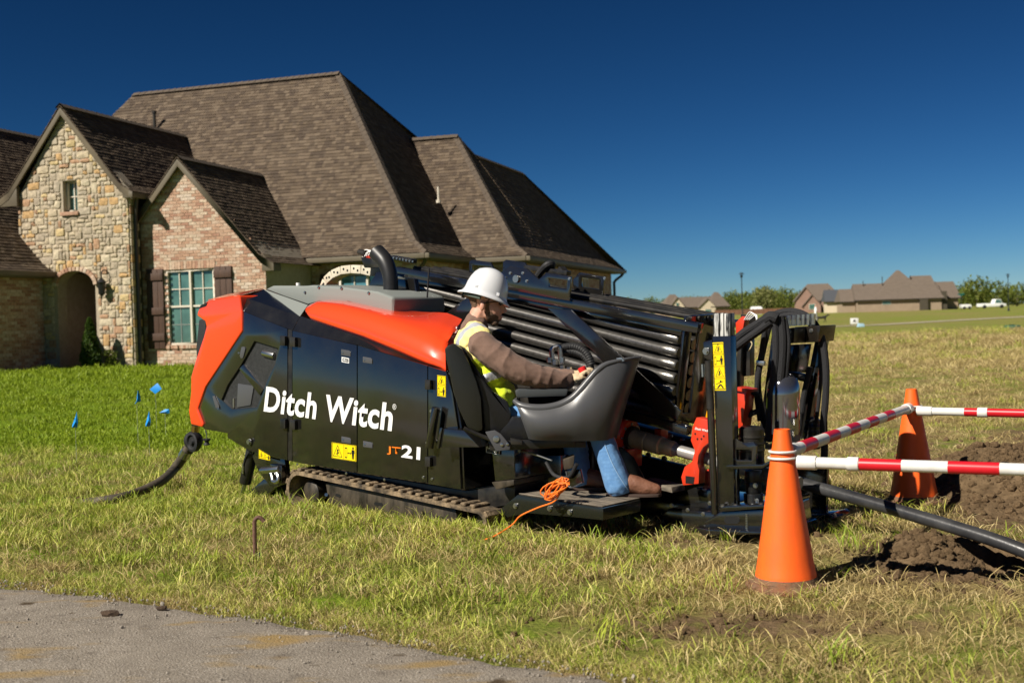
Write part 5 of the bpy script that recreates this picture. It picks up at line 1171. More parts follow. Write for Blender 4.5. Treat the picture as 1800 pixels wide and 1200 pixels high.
for x, y in [(594, 870), (665, 885), (772, 909)]:
    w_ = 6 if x > 600 else 3
    b = MB(); b.prism([P(a, c, .0175) for a, c in [(x - w_, y - 3), (x + w_, y - 1.5), (x + w_ + 2, y + 2), (x + w_, y + 4), (x - w_, y + 2), (x - w_ - 2, y)]], (0, .003, 0)); b.build('frame_hole', INK, tf)
b = MB(); b.lathe([(.028, 0), (.04, 0), (.04, .014), (.028, .014)], P(739, 905, .018), (0, -1, 0), 18); b.build('roller_ring', MUDB, tf)
rod('grease_nut', STEEL, P(573.5, 869, .02), P(573.5, 869, .0), .012, parent=tf)
track(.92, False)
# ---- rear stabiliser and hose coupling
plate('stabiliser_bracket', BLK, .05, .09, [(438, 790), (500, 806), (505, 848), (478, 858), (455, 830)], bevel=.004)
plate('stabiliser_blade', BLK, .10, .55, [(412, 885), (468, 838), (480, 846), (489, 852), (455, 882), (430, 886)], bevel=.004)
rod('stabiliser_cylinder', BLK2, P(444, 788, .08), P(431, 848, .08), .046, n=20, bevel=.006); rod('cylinder_rod', STEEL, P(431, 848, .08), P(425, 868, .08), .014)
bolt(P(439, 776, -.01), .018); rod('pin', BLK2, P(439, 776, -.008), P(447, 783, .02), .02)
sticker([P(455, 805, -.004), P(475, 809.5, -.004), P(475, 801, -.004), P(455, 789, -.004)], ['tri', 'man'], True, body)
b = MB(); b.tube([P(474, 826, .0), P(478, 836, -.01), P(480, 845, -.02), P(487, 846, -.02), P(489, 836, -.01), P(484, 826, 0)], .014, 10); b.build('tow_shackle', STEEL, rig); rod('shackle_pin', STEEL, P(460, 827, .0), P(492, 824, .0), .026, n=14, bevel=.004); plate('shackle_lug', BLK, .0, .04, [(474, 815), (495, 818), (495, 850), (478, 848)], bevel=.006)
hose('stabiliser_hose', RUB, [P(441, 790, .03), P(432, 804, .03), P(428, 818, .03), P(427, 828, .03)], .006); rod('hose_end', STEEL, P(427.5, 815, .03), P(427, 832, .03), .009)
rod('brass_fitting', mat('brass', (.55, .36, .12), .3, metal=1.), P(344, 747, .2), P(343, 758, .2), .035, n=8)
b = MB(); b.lathe([(.07, 0), (.078, .012), (.078, .05), (.06, .055), (.05, .04), (.03, .04), (.02, .06), (.0, .06)], P(346, 776, .16), (0, -1, 0), 24); b.ball(P(340, 774, .2), .078, 16); b.build('hose_coupling', RUB, rig)
hose('cap_chain', STEEL, [P(361, 755, .1), P(363, 762, .1), P(363, 770, .1)], .004); b = MB(); b.lathe([(.02, 0), (.028, .005), (.016, .02), (.016, .03), (.03, .04), (.03, .05)], P(363.5, 782, .1), (0, 0, 1), 14); b.build('dust_cap', RUB, rig)
# ------------------------------------------------------------------ the operator
SX = 7.28
def A(px, py, wy=SX): return at_y(px, py, wy)
person = empty('person', A(890, 745), 'seated person in white hard hat, lime vest, brown jumper, jeans and brown boots', 'person')
PINV = person.location.copy()
_ib = bmesh.new(); bmesh.ops.create_icosphere(_ib, subdivisions=2, radius=1); _ib.verts.ensure_lookup_table()
ICV = np.array([v.co[:] for v in _ib.verts]); ICF = np.array([[v.index for v in f.verts] for f in _ib.faces]); _ib.free()
def blob(name, prims, mt, voxel=.007, it=6, disp=None, parent=person, fac=.6):
    """one continuous surface grown over chains of balls and ellipsoids"""
    Vs, Fs = [], []
    def add(m3, c): Fs.append(ICF + len(Vs) * len(ICV)); Vs.append(ICV @ np.array(m3).T + np.array(c))
    for k in prims:
        if k[0] == 'c':
            pts, rd = k[1], k[2]; q = smooth_path(pts, 4) if len(pts) > 2 else [Vector(p) for p in pts]; rr = list(np.interp(np.linspace(0, len(rd) - 1, len(q)), range(len(rd)), rd))
            sc = k[3] if len(k) > 3 else (1, 1, 1)
            for i in range(len(q) - 1):
                n = max(2, int((q[i + 1] - q[i]).length / max(.004, min(.02, rr[i] * .4))))
                for j in range(n + (i == len(q) - 2)): t = j / n; r_ = rr[i] + (rr[i + 1] - rr[i]) * t; add(np.diag([r_ * x for x in sc]), q[i].lerp(q[i + 1], t))
        else:
            m3 = Matrix.Rotation(R(k[3]) if len(k) > 3 else 0, 3, 'Y') @ Matrix.Diagonal(k[2]); add(m3, k[1])
    me = np_mesh(name, np.concatenate(Vs), np.concatenate(Fs)); o = bpy.data.objects.new(name, me); COL.objects.link(o)
    m_ = o.modifiers.new('r', 'REMESH'); m_.mode = 'VOXEL'; m_.voxel_size = voxel
    m_ = o.modifiers.new('s', 'SMOOTH'); m_.factor = fac; m_.iterations = it
    bpy.context.view_layer.update(); me2 = bpy.data.meshes.new_from_object(o.evaluated_get(bpy.context.evaluated_depsgraph_get())); bpy.data.objects.remove(o)
    me2.name = name
    if disp:
        nrm = [v.normal.copy() for v in me2.vertices]
        for v, n in zip(me2.vertices, nrm): v.co = v.co + n * disp(v.co)
    for v in me2.vertices: v.co = v.co - PINV
    me2.polygons.foreach_set('use_smooth', [True] * len(me2.polygons))
    return link(name, me2, mt, parent)
SKIN = mat('skin', (.60, .33, .23), .5, col2=(.54, .26, .18), vs=30, bump=.08, bs=250, sheen=.1)
SKIN.node_tree.nodes['Principled BSDF'].inputs['Subsurface Weight'].default_value = .12; SKIN.node_tree.nodes['Principled BSDF'].inputs['Subsurface Radius'].default_value = (.02, .008, .004)
FLEECE = mat('brown_fleece', (.20, .128, .098), .95, col2=(.165, .104, .08), vs=40, bump=.25, bs=500, sheen=.08, spec=.1)
VEST = mat('lime_vest', (.66, .80, .02), .7, col2=(.58, .74, .015), vs=12, bump=.25, bs=150, sheen=.2)
VESTY = mat('sunlit_vest_yoke', (.82, .70, .26), .75, bump=.25, bs=150)  # sunlight on the upper vest, put into a paler base colour
TAPE = mat('silver_reflective_tape', (.50, .52, .56), .35, metal=.3, bump=.15, bs=90)
DENIM = mat('blue_denim', (.07, .19, .42), .9, col2=(.16, .33, .58), vs=30, contrast=.6, bump=.2, bs=900, sheen=.05, detail=8)
LEATH = mat('brown_boot_leather', (.15, .062, .037), .45, col2=(.23, .11, .068), vs=10, bump=.35, bs=70)
SOLE = mat('boot_sole', (.05, .03, .022), .8)
HAIR = mat('short_brown_hair', (.11, .062, .035), .8, col2=(.20, .12, .07), vs=90, bump=.9, bs=330)
GLOVE = mat('tan_work_glove', (.60, .47, .30), .8, col2=(.48, .36, .22), vs=20, bump=.4, bs=120)
HATM = mat('white_hard_hat_shell', (.66, .67, .69), .22, coat=.5, bump=.01, bs=10)
deckn = MF.z; deckp = MF.w(*(P(985, 882, .08) + Vector((0, 0, .014))))
def on_deck(px, py):
    d = ray(px, py); t = (deckp - CAM).dot(deckn) / d.dot(deckn); return CAM + d * t
# skin: one continuous figure
HD = [('e', A(852, 517), (.102, .082, .112), -12), ('e', A(864, 541), (.066, .064, .085), -8), ('e', A(857, 551), (.062, .060, .052), 20), ('e', A(869, 567), (.026, .034, .022)),
      ('c', [A(880, 530), A(885, 540), A(888.5, 546)], [.009, .011, .0125]), ('e', A(885.5, 548, SX), (.014, .019, .009)), ('e', A(880, 556.5), (.016, .024, .007)), ('e', A(878.5, 561), (.014, .022, .008)), ('e', A(879, 528), (.022, .055, .013)), ('e', A(874, 545, SX - .035), (.022, .02, .02)), ('e', A(874, 545, SX + .035), (.022, .02, .02)),
      ('e', A(848, 538, SX - .077), (.018, .013, .034), 12), ('e', A(848, 538, SX + .077), (.018, .013, .034), 12), ('c', [A(845, 548), A(836, 566), A(830, 588)], [.060, .060, .075])]
ANK = on_deck(1097, 872); AF = on_deck(1024, 860)
BODY = HD + [('e', A(840, 618), (.10, .17, .12), 20), ('e', A(862, 672), (.10, .15, .12), 20), ('e', A(886, 728), (.11, .15, .10), 20)]
for wy, hx, hy, ex_, ey in ((7.10, 1003, 669, 920, 656), (7.46, 1008, 662, 928, 656)): BODY.append(('c', [A(846, 604, wy), A(ex_, ey, wy - .01 if wy < 7.3 else wy), A(hx, hy, 7.12 if wy < 7.3 else 7.42)], [.06, .048, .034]))
BODY += [('c', [A(890, 738, 7.20), A(1042, 742, 7.09), Vector((ANK.x - .02, ANK.y + .02, ANK.z + .09))], [.08, .06, .04]), ('c', [A(890, 738, 7.38), A(1004, 748, 7.40), Vector((AF.x - .02, AF.y, AF.z + .09))], [.08, .06, .04])]
BODY += [('c', [Vector((q.x - .02, q.y, q.z + .07)), Vector((q.x + .1, q.y - .02, q.z + .04))], [.035, .028]) for q in (ANK, AF)]
def hand(w_, tgt, sgn):
    """palm, four curled fingers and a thumb closing on the grip at tgt"""
    out_ = [('e', w_ + (tgt - w_) * .42 + Vector((0, 0, .004)), (.045, .036, .022), 5)]; d = (tgt - w_).normalized()
    for i in range(4):
        y = (-.030 + .020 * i); L_ = (.052, .058, .055, .044)[i]; k0 = w_ + d * .075 + Vector((0, y, .012)); out_.append(('c', [k0, k0 + d * L_ * .55 + Vector((0, 0, .004)), k0 + d * L_ * .95 + Vector((0, 0, -.018)), k0 + d * L_ * .75 + Vector((0, 0, -.038))], [.0105, .010, .009, .008]))
    k0 = w_ + d * .035 + Vector((0, sgn * -.035, 0)); out_.append(('c', [k0, k0 + d * .03 + Vector((0, sgn * -.012, -.008)), k0 + d * .055 + Vector((0, sgn * .004, -.016))], [.013, .011, .009])); return out_
body_p = BODY + hand(A(1003, 669, 7.12), A(1030, 658, 7.14), 1) + hand(A(1008, 662, 7.42), A(1034, 654, 7.42), -1)
skin = blob('body', body_p, SKIN, .0065, 5, parent=person)
# jumper
def folds(v):
    return .007 * noise.noise(v * 9) + .002 * noise.noise(v * 30) + .010 * (1 - abs(math.sin(31 * (v.x * .9 - v.z * .35) + 3 * noise.noise(v * 6))) ** .7 - .6) * max(0, noise.noise(v * 4 + Vector((3, 0, 0))) + .55)
TOR = [('e', A(834, 594), (.080, .165, .07), 15), ('e', A(842, 622), (.115, .185, .11), 18), ('e', A(856, 660), (.118, .178, .115), 20), ('e', A(872, 700), (.118, .172, .115), 20), ('e', A(888, 736), (.12, .17, .09), 20)]
def torso(g): return [('e', c, tuple(r_ + g for r_ in rr), a) for _, c, rr, a in TOR]
jm = torso(0.) + [('c', [A(847, 606, 7.10), A(878, 630, 7.06), A(917, 654, 7.05), A(958, 664, 7.07), A(998, 669, 7.11)], [.088, .088, .080, .070, .053]), ('c', [A(847, 606, 7.46), A(885, 636, 7.50), A(925, 656, 7.50), A(1004, 663, 7.43)], [.085, .08, .075, .05]), ('c', [A(838, 566), A(831, 582)], [.070, .082])]
blob('jumper', jm, FLEECE, .0065, 4, folds, parent=person)
blob('collar', [('c', [A(828, 563), A(836, 566), A(846, 571), A(852, 574)], [.032, .034, .03, .025], (1, 2.1, .8))], FLEECE, .006, 3)
# vest, with the tape as a second material and painted sunlight as a third
vest = blob('vest', torso(.020) + [('c', [A(848, 592, 7.15), A(836, 582, 7.22), A(832, 580, 7.28), A(836, 582, 7.34), A(848, 592, 7.41)], [.062, .064, .066, .064, .062]), ('e', A(822, 604), (.085, .165, .12), 18)], VEST, .006, 4, lambda v: .004 * noise.noise(v * 12) + .002 * noise.noise(v * 40))
vest.data.materials.append(TAPE); vest.data.materials.append(VESTY)
sp0, sp1 = A(834, 590), A(888, 736); spd = (sp1 - sp0).normalized(); mi = []
for p_ in vest.data.polygons:
    c = p_.center + PINV; t = (c - sp0).dot(spd); back = (c - sp0 - spd * t).dot(Vector((-1, 0, -.35))); lat = abs(c.y - SX)
    k = 0
    if .235 < t < .285: k = 1
    elif t < .235 and .088 < lat < .132: k = 1
    elif t < .13: k = 2
    mi.append(k)
vest.data.polygons.foreach_set('material_index', mi)
# jeans, boots
jn = lambda v: .003 * noise.noise(v * 10) + .003 * math.sin(60 * v.z + 8 * noise.noise(v * 9)) * max(0, noise.noise(v * 5) + .2)
kn, kf = A(1041, 742, 7.10), A(1002, 750, 7.40)
jeans = blob('jeans', [('e', A(890, 742), (.14, .175, .10), 10), ('c', [A(890, 740, 7.20), A(970, 738, 7.16), kn, Vector((kn.x * .5 + ANK.x * .5 - .005, (kn.y + ANK.y) / 2 - .01, (kn.z + ANK.z) / 2 + .035)), Vector((ANK.x - .032, ANK.y, ANK.z + .070))], [.105, .095, .076, .074, .084]),
     ('c', [A(890, 740, 7.38), A(950, 742, 7.40), kf, Vector((AF.x - .02, AF.y, AF.z + .08))], [.10, .095, .082, .078])], DENIM, .0065, 4, jn)
for q, zz in ((ANK, .012), (AF, .02)):
    for v in jeans.data.vertices:
        c = v.co + PINV
        if abs(c.x - q.x) < .16 and abs(c.y - q.y) < .16 and c.z < q.z + zz + (c.x - q.x) * .22 + .01: v.co.z = q.z + zz + (c.x - q.x) * .22 + .01 - PINV.z
b = MB(); bvh = None
from mathutils.bvhtree import BVHTree
bvh = BVHTree.FromPolygons([v.co.copy() for v in jeans.data.vertices], [p_.vertices[:] for p_ in jeans.data.polygons]); seam = []
for t in np.linspace(0, 1, 16):
    px, py = 1062 + (1108 - 1062) * t - 5 * math.sin(t * 3.1), 778 + (866 - 778) * t; d = ray(px, py).normalized(); h_ = bvh.ray_cast(CAM - PINV, d)
    if h_[0] is not None: seam.append(h_[0] - d * .0005)
if len(seam) > 3: b.sweep(seam, .0028, 6); b.build('side_seam', mat('pale_denim_stitch', (.26, .42, .62), .9), jeans)
for q, nm in ((ANK, 'boot'), (AF, 'boot')):
    d = Vector((.985, -.17, 0)); up = Vector((0, 0, 1)); z0 = .032
    pr = [('c', [q - d * .045 + up * .12, q - d * .05 + up * .05, q + d * .04 + up * (.055 + .02), q + d * .13 + up * (.036 + .012), q + d * .185 + up * (.03 + .008)], [.050, .046, .058, .050, .038], (1, .95, 1))]
    bt = blob(nm, pr, LEATH, .006, 5, lambda v: .0025 * noise.noise(v * 22))
    zc = q.z - PINV.z + .012
    for v in bt.data.vertices: v.co.z = max(v.co.z, zc)
    s_ = MB(); out_ = []
    for t, hw in [(-.105, .030), (-.09, .042), (-.03, .044), (.03, .042), (.10, .052), (.16, .050), (.205, .036), (.222, .012)]: out_.append((t, hw))
    y_ = Vector((-d.y, d.x, 0)); pts = [q - PINV + d * t + y_ * hw for t, hw in out_] + [q - PINV + d * t - y_ * hw for t, hw in out_[::-1]]
    s_.prism([p_ + up * .0 for p_ in pts], (0, 0, .018)); s_.build('sole', SOLE, bt, bevel=.004)
# head details
def shell(name, keep, mt, off, nz=0., src=skin):
    bm = bmesh.new(); bm.from_mesh(src.data); bm.normal_update()
    for f in bm.faces:
        pass
    kill = [f for f in bm.faces if not keep(f.calc_center_median() + PINV)]
    bmesh.ops.delete(bm, geom=kill, context='FACES')
    nn = {v: v.normal.copy() for v in bm.verts}
    for v in bm.verts: v.co += nn[v] * (off + nz * noise.noise(v.co * 220))
    me = bpy.data.meshes.new(name); bm.to_mesh(me); bm.free(); return link(name, me, mt, person)
def to_px(v): d = v - CAM; z = d.dot(FW); return 900 + F * d.dot(RT) / z, 600 - F * d.dot(UP) / z
def is_hair(v):
    x, y = to_px(v); n = 4 * noise.noise(v * 60)
    if abs(v.y - SX) > .071 and 840 < x < 858 and y > 524: return False
    return (y + n < 541 and x < 838) or (853 < x < 860 + n * .4 and y < 545 and abs(v.y - SX) > .045) or (y < 512)
def is_beard(v):
    x, y = to_px(v); n = 3.5 * noise.noise(v * 55)
    jaw = y > 544 + n + max(0, x - 858) * .75 and x > 853 + n * .5 and y < 577 and x > 852 + (y - 547) * .3
    if x > 874 and y < 552 + n * .4: jaw = False
    if x > 876 and 556 < y < 562: jaw = False
    return jaw and abs(v.y - SX) < .09
shell('hair', is_hair, HAIR, .0035, .0035); shell('beard', is_beard, HAIR, .0025, .003)
for sy in (-1, 1):
    b = MB(); c = A(880, 533, SX + sy * .033) - PINV; b.ball(c, .017, 14, (.55, 1.25, .95)); b.build('safety_lens', mat('dark_lens', (.01, .01, .012), .08, spec=.8), person)
    b = MB(); b.tube([A(880, 530, SX + sy * .05) - PINV, A(868, 530.5, SX + sy * .074) - PINV, A(850, 533, SX + sy * .085) - PINV], .0035, 6); b.build('glasses_arm', INK, person)
# gloves over both hands
for w_, tg, sg in ((A(1003, 669, 7.12), A(1030, 658, 7.14), 1), (A(1008, 662, 7.42), A(1034, 654, 7.42), -1)):
    pr = [(k[0], k[1], tuple(r_ + .004 for r_ in k[2]) if k[0] == 'e' else [r_ + .003 for r_ in k[2]]) + tuple(k[3:]) for k in hand(w_, tg, sg)] + [('c', [w_ - Vector((.025, 0, .002)), w_ + Vector((.03, 0, .006))], [.042, .036])]
    blob('glove', pr, GLOVE, .0045, 2, lambda v: .002 * noise.noise(v * 60))
# hard hat
hat = MB(); HC = A(852.5, 520) - PINV; rot = Matrix.Rotation(R(19.0), 3, 'Y') @ Matrix.Rotation(R(-5.0), 3, 'X'); rings = []
prof = [(1.25, -.016), (1.262, -.013), (1.25, -.009), (1.12, .000), (1.03, .008), (.995, .022), (.96, .052), (.885, .087), (.77, .119), (.61, .144), (.42, .161), (.21, .170), (.02, .172)]
n = 48
for r_, h in prof:
    ring = []
    for k in range(n):
        t = 2 * math.pi * k / n; rx, ry = .131 * r_, (.108 if r_ > 1.02 else .112) * (r_ if r_ < 1.02 else 1 + (r_ - 1) * .7)
        z = h + (-.010 * abs(math.cos(t)) ** 2 if r_ > 1.05 else 0)
        if 0.03 < h < .16: z += .006 * math.exp(-(math.sin(t) * ry / .02) ** 2) * (abs(math.cos(t)) < 2)
        ring.append(hat.v(HC + rot @ Vector((rx * math.cos(t), ry * math.sin(t), z))))
    rings.append(ring)
for a, c in zip(rings, rings[1:]):
    for k in range(n): hat.face([a[k], a[(k + 1) % n], c[(k + 1) % n], c[k]])
hat.face(rings[-1])
hh = hat.build('hard_hat', HATM, person, ang=60, solid=-.003)
for t_, z_ in ((R(-55), .022), (R(-120), .03)):
    b = MB(); c = HC + rot @ Vector((.127 * math.cos(t_), .113 * math.sin(t_), z_)); b.box(c, (.022, .014, .02), rot); b.build('hat_slot', HATM, hh, bevel=.003)
b = MB(); ring = [HC + rot @ Vector((.118 * math.cos(t), .100 * math.sin(t), -.028)) for t in np.linspace(R(100), R(260), 14)]; b.sweep(ring, .014, 8); b.build('headband', mat('grey_green_band', (.09, .12, .10), .6), hh)
b = MB(); b.cyl(HC + rot @ Vector((-.135, 0, -.03)), HC + rot @ Vector((-.115, 0, -.03)), .022, n=12); b.build('ratchet_knob', RUB, hh)

# ------------------------------------------------------------------ cones, poles, pipe, hoses
CONE = mat('traffic_cone_orange', (1.0, .140, .014), .42, col2=(.90, .12, .014), vs=16, contrast=.3, stretch=(1, 1, .35), bump=.06, bs=30, rvar=.15)
CONE.node_tree.nodes['Principled BSDF'].inputs['Subsurface Weight'].default_value = .08; CONE.node_tree.nodes['Principled BSDF'].inputs['Subsurface Radius'].default_value = (.03, .01, .003)
RUBB = mat('dusty_rubber_base', (.20, .085, .04), .9, col2=(.15, .10, .06), vs=12, bump=.4, bs=60)
def cone(g, h, r0, r1, rb, label, ms):
    g = Vector((g.x, g.y, float(gz(g.x, g.y)) + .0)); o = empty('traffic_cone', g, label, 'traffic cone', 'orange traffic cones')
    b = MB(); b.lathe([(rb, -.01), (rb, .012), (rb * .95, .018), (r0 * 1.06, .024), (r0, .05)], (0, 0, 0), (0, 0, 1), 40); b.build('base', RUBB, o)
    b = MB(); b.lathe([(r0, .035), (r0 * .985, .06)] + [(r0 + (r1 - r0) * t + .0008 * math.sin(t * 40), .035 + (h - .035) * t) for t in np.linspace(.05, 1, 12)] + [(r1 * .85, h), (r1 * .85, h - .06)], (0, 0, 0), (0, 0, 1), 48)
    b.build('cone_body', CONE, o, ang=40); return g
c1 = cone(ground_pt(1382, 1034), .735, .142, .036, .188, 'bright orange traffic cone in the foreground in front of the stakedown', 1)
c2 = cone(ground_pt(1607, 886), .745, .152, .034, .19, 'red orange traffic cone farther back beside the dug soil', 2)
PW = mat('white_plastic_pole', (.70, .70, .67), .4, col2=(.60, .58, .53), vs=20, bump=.05, bs=50); PR = mat('red_pole_sleeve', (.60, .012, .022), .35, col2=(.5, .01, .018), vs=14)
def zpt(px, py, z): return ground_pt(px, py, z)
def pole(a, c, bands, r, label, loop=None, thin=()):
    """bands: fractions along the pole covered by red sleeves; thin: fat white couplings"""
    o = empty('barrier_pole', a, label, 'barrier pole', 'striped barrier poles'); d = c - a
    b = MB(); b.cyl((0, 0, 0), d, r, n=20); b.build('pole_tube', PW, o)
    for u, v in bands:
        b = MB(); b.cyl(d * u, d * v, r * 1.04, n=20); b.build('red_band', PR, o)
    for u, v in thin:
        b = MB(); b.cyl(d * u, d * v, r * 1.22, n=20); b.build('coupling', PW, o, bevel=.002)
    for ctr, rad, start in (loop or []):
        b = MB(); pts = [ctr - a + Vector((math.cos(t) * rad, math.sin(t) * rad, 0)) for t in np.linspace(0, 2 * math.pi, 25)]; b.sweep(pts, .006, 8); b.build('loop', PW, o)
def cone_loop(g, z, r0, r1, h): return (Vector((g.x, g.y, g.z + z)), r0 + (r1 - r0) * (z - .035) / (h - .035) + .009, 0)
p1a, p1b = zpt(1405, 799, .630), zpt(1598, 718, .635)
p1a = Vector((c1.x + .05, c1.y + .08, .632)); p1b = Vector((c2.x - .04, c2.y - .06, .638))
n = 11; pole(p1a, p1b, [(.07 + 2 * i * .082, .07 + (2 * i + 1) * .082) for i in range(5)], .029, 'red and white barrier pole running from the near cone back to the far cone', [cone_loop(c1, .632, .142, .036, .735), cone_loop(c2, .632, .152, .034, .745)], [(.0, .03), (.965, 1.)])
p3a, p3b = zpt(1402, 812, .605), zpt(2010, 832, .60); L3 = 608.
fx = lambda x: (x - 1402) / L3
pole(p3a, p3b, [(fx(1523), fx(1602)), (fx(1686), fx(1776)), (fx(1866), fx(1955))], .0265, 'nearest red and white barrier pole leading right from the near cone', [cone_loop(c1, .602, .142, .036, .735)], [(0, fx(1440)), (fx(1500), fx(1522))])
p2a, p2b = zpt(1612, 722, .62), zpt(1960, 730, .61); fx = lambda x: (x - 1612) / 348.
pole(p2a, p2b, [(fx(1701), fx(1725)), (fx(1743), fx(1850)), (fx(1900), 1)], .026, 'far red and white barrier pole leading right from the far cone', [cone_loop(c2, .612, .152, .034, .745)], [(0, fx(1641)), (fx(1725), fx(1743))])
# black product pipe down to the pit
a = MF.w(*P(1400, 846, 1.1)); e = ground_pt(1800, 968, .05); d = (e - a); e2_ = e + d * .25 - Vector((0, 0, .10))
b = MB(); b.sweep(smooth_path([a - d * .25 + Vector((0, 0, .02)), a, a + d * .5 + Vector((0, 0, .012)), e, e2_], 6), .036, 20)
o = b.build('black_pipe', mat('black_polyethylene', (.018, .018, .020), .32, col2=(.05, .05, .05), vs=6, stretch=(1, 1, 1), bump=.08, bs=40)); tag(o, 'long black plastic pipe running from the stakedown down into the pit', 'pipe')
# water hose at the rear
hp = [MF.w(*P(338, 778, .2)), MF.w(*P(324, 800, .2)), MF.w(*P(308, 822, .2)), ground_pt(285, 844, .10), ground_pt(250, 862, .05), ground_pt(212, 874, .03), ground_pt(172, 881, .01), ground_pt(140, 884, -.02)]
b = MB(); b.tube(hp, [.042, .042, .038, .036, .036, .036, .036, .03], 14, seg=8); wh = b.build('water_hose', mat('dusty_black_hose', (.035, .03, .024), .7, col2=(.10, .08, .055), vs=10, bump=.3, bs=80)); tag(wh, 'dusty black hose curving from the rear coupling down onto the grass', 'hose')
b = MB(); b.cyl(hp[0].lerp(hp[1], .55), hp[0].lerp(hp[1], 1.05), .048, n=16); b.build('hose_collar', STEEL, wh)
# pipe end lying behind the machine
b = MB(); b.tube([ground_pt(296, 725, .05), ground_pt(315, 722, .07), ground_pt(335, 717, .09), ground_pt(380, 712, .1)], [.03, .06, .065, .065], 10); tag(b.build('drain_pipe', RUB), 'dark pipe lying on the lawn behind the red rear cover', 'pipe')
# rusty hook stake
g = ground_pt(449, 984); RUST = mat('rusty_steel', (.09, .04, .026), .7, col2=(.17, .09, .06), vs=30, bump=.3, bs=90)
st = empty('hook_stake', g, 'rusty steel stake with a hooked top standing in the grass', 'stake')
b = MB(); b.tube([(0, 0, -.05), (.0, 0, .10), (.002, 0, .205), (.008, 0, .228), (.024, 0, .238), (.042, 0, .23), (.056, 0, .214)], .0115, 10); b.build('hook_rod', RUST, st)
b = MB(); b.box((.022, 0, .028), (.034, .03, .03)); b.build('clamp', mat('black_clamp', (.02, .02, .02), .6), st, bevel=.004)
# orange cord
ORC = mat('orange_cord', (.85, .19, .02), .55); pts = []; qr = np.random.default_rng(4)
cc0 = P(980, 858, .0)
for k in range(9 * 14):
    t = k / 14 * 2 * math.pi; lp = k // 14; u_, v_ = .088 + .012 * math.sin(lp * 2.3), .026 + .010 * math.sin(lp * 1.7 + 1); an = R(38 + 16 * math.sin(lp * 2.9)); ex_, ez = u_ * math.cos(t), v_ * math.sin(t); pts.append(MF.w(*(cc0 + Vector((ex_ * math.cos(an) - ez * math.sin(an) + .012 * math.sin(lp * 1.3), -.02 + .022 * math.sin(lp * 2.1 + t), ex_ * math.sin(an) + ez * math.cos(an))))))
b = MB(); b.sweep(pts, .0042, 6)
tailp = [pts[-1], MF.w(*P(975, 880, -.02)), MF.w(*P(945, 892, -.05)), MF.w(*P(915, 906, -.08)), MF.w(*P(900, 922, -.1)), ground_pt(870, 941, .05), ground_pt(840, 952, .01)]
b.tube(tailp, .0045, 6, seg=8); tag(b.build('orange_cord', ORC), 'orange cord coiled on the platform with its end trailing into the grass', 'cord')
# blue flags
FLG = mat('blue_flag_film', (.0, .20, .60), .5, col2=(.0, .27, .75), vs=10)
FL = [(240, 697, 13.2, [(-4, 14), (-1, 12), (3, -12), (6, -4), (7, 8), (0, 10)], 'folded upright blue marker flag just left of the diamond shaped flag'), (273, 682, 14.5, [(-10, 2), (3, -9), (12, 1), (0, 10)], 'diamond shaped blue marker flag, the topmost of the flags'), (261, 735, 11.6, [(-5, 10), (-1, -8), (2, -14), (4, 6), (2, 14), (-4, 14)], 'narrow upright blue marker flag below the diamond shaped flag'), (132, 737, 11.6, [(-5, 10), (0, -6), (4, -15), (5, 6), (3, 14), (-4, 14)], 'leftmost blue marker flag standing alone in the lawn'), (290, 723, 14., [(-10, 2), (0, -4), (8, -4), (8, 3), (-2, 4)], 'blue marker flag lying low beside the dark pipe')]
for px, py, dist, sh, lb in FL:
    c = at_dist(px, py, dist); o = empty('marker_flag', Vector((c.x, c.y, float(gz(c.x, c.y)))), lb, 'flag', 'blue marker flags'); bz = o.location
    b = MB(); k = dist / F; pp = [c - bz + RT * (x * k) - UP * (y * k) + Vector((0, .02 * math.sin(i * 2.1), 0)) for i, (x, y) in enumerate(sh)]; ctr = sum(pp, Vector()) / len(pp) + Vector((.004, -.008, 0)); cv = b.v(ctr); vs_ = [b.v(p_) for p_ in pp]
    for i in range(len(vs_)): b.face([cv, vs_[i], vs_[(i + 1) % len(vs_)]])
    b.build('flag', FLG, o, solid=.001)
    b = MB(); b.cyl((0, 0, -.02), c - bz, .0018, n=5); b.build('wire', mat('flag_wire', (.3, .3, .3), .5), o)
# ------------------------------------------------------------------ planting by the house
def leaf_cloud(n, fn, size, seed):
    """n leaf quads; fn(rng) -> point and outward direction"""
    q = np.random.default_rng(seed); V_, F_, rn_ = [], [], []
    for i in range(n):
        p, o_ = fn(q); s = size * q.uniform(.6, 1.4); a = Vector((q.normal(), q.normal(), q.normal())).normalized(); t = a.cross(Vector(o_)); t = t.normalized() if t.length > 1e-3 else Vector((1, 0, 0)); u_ = (Vector(o_) * .6 + a * .5).normalized()
        k = len(V_); p = Vector(p); V_ += [p - t * s * .5, p + t * s * .5, p + t * s * .35 + u_ * s * 1.2, p - t * s * .35 + u_ * s * 1.2]; F_.append((k, k + 1, k + 2, k + 3)); rn_.append(q.uniform())
    return np_mesh('leaves', [tuple(v) for v in V_], F_, {'rnd': rn_})
def leaf_mat(name, cols):
    mt = ramp_mat(name, cols, rough=.6, vs=3, var=.35, bump=0.); t = mt.node_tree; b = t.nodes['Principled BSDF']; src = b.inputs['Base Color'].links[0].from_socket
    tr = t.nodes.new('ShaderNodeBsdfTranslucent'); t.links.new(src, tr.inputs[0]); ms = t.nodes.new('ShaderNodeMixShader'); ms.inputs[0].default_value = .3
    t.links.new(b.outputs[0], ms.inputs[1]); t.links.new(tr.outputs[0], ms.inputs[2]); t.links.new(ms.outputs[0], t.nodes['Material Output'].inputs[0]); return mt
BARK = mat('bark', (.10, .075, .05), .9, col2=(.06, .045, .03), vs=8, bump=.6, bs=30)
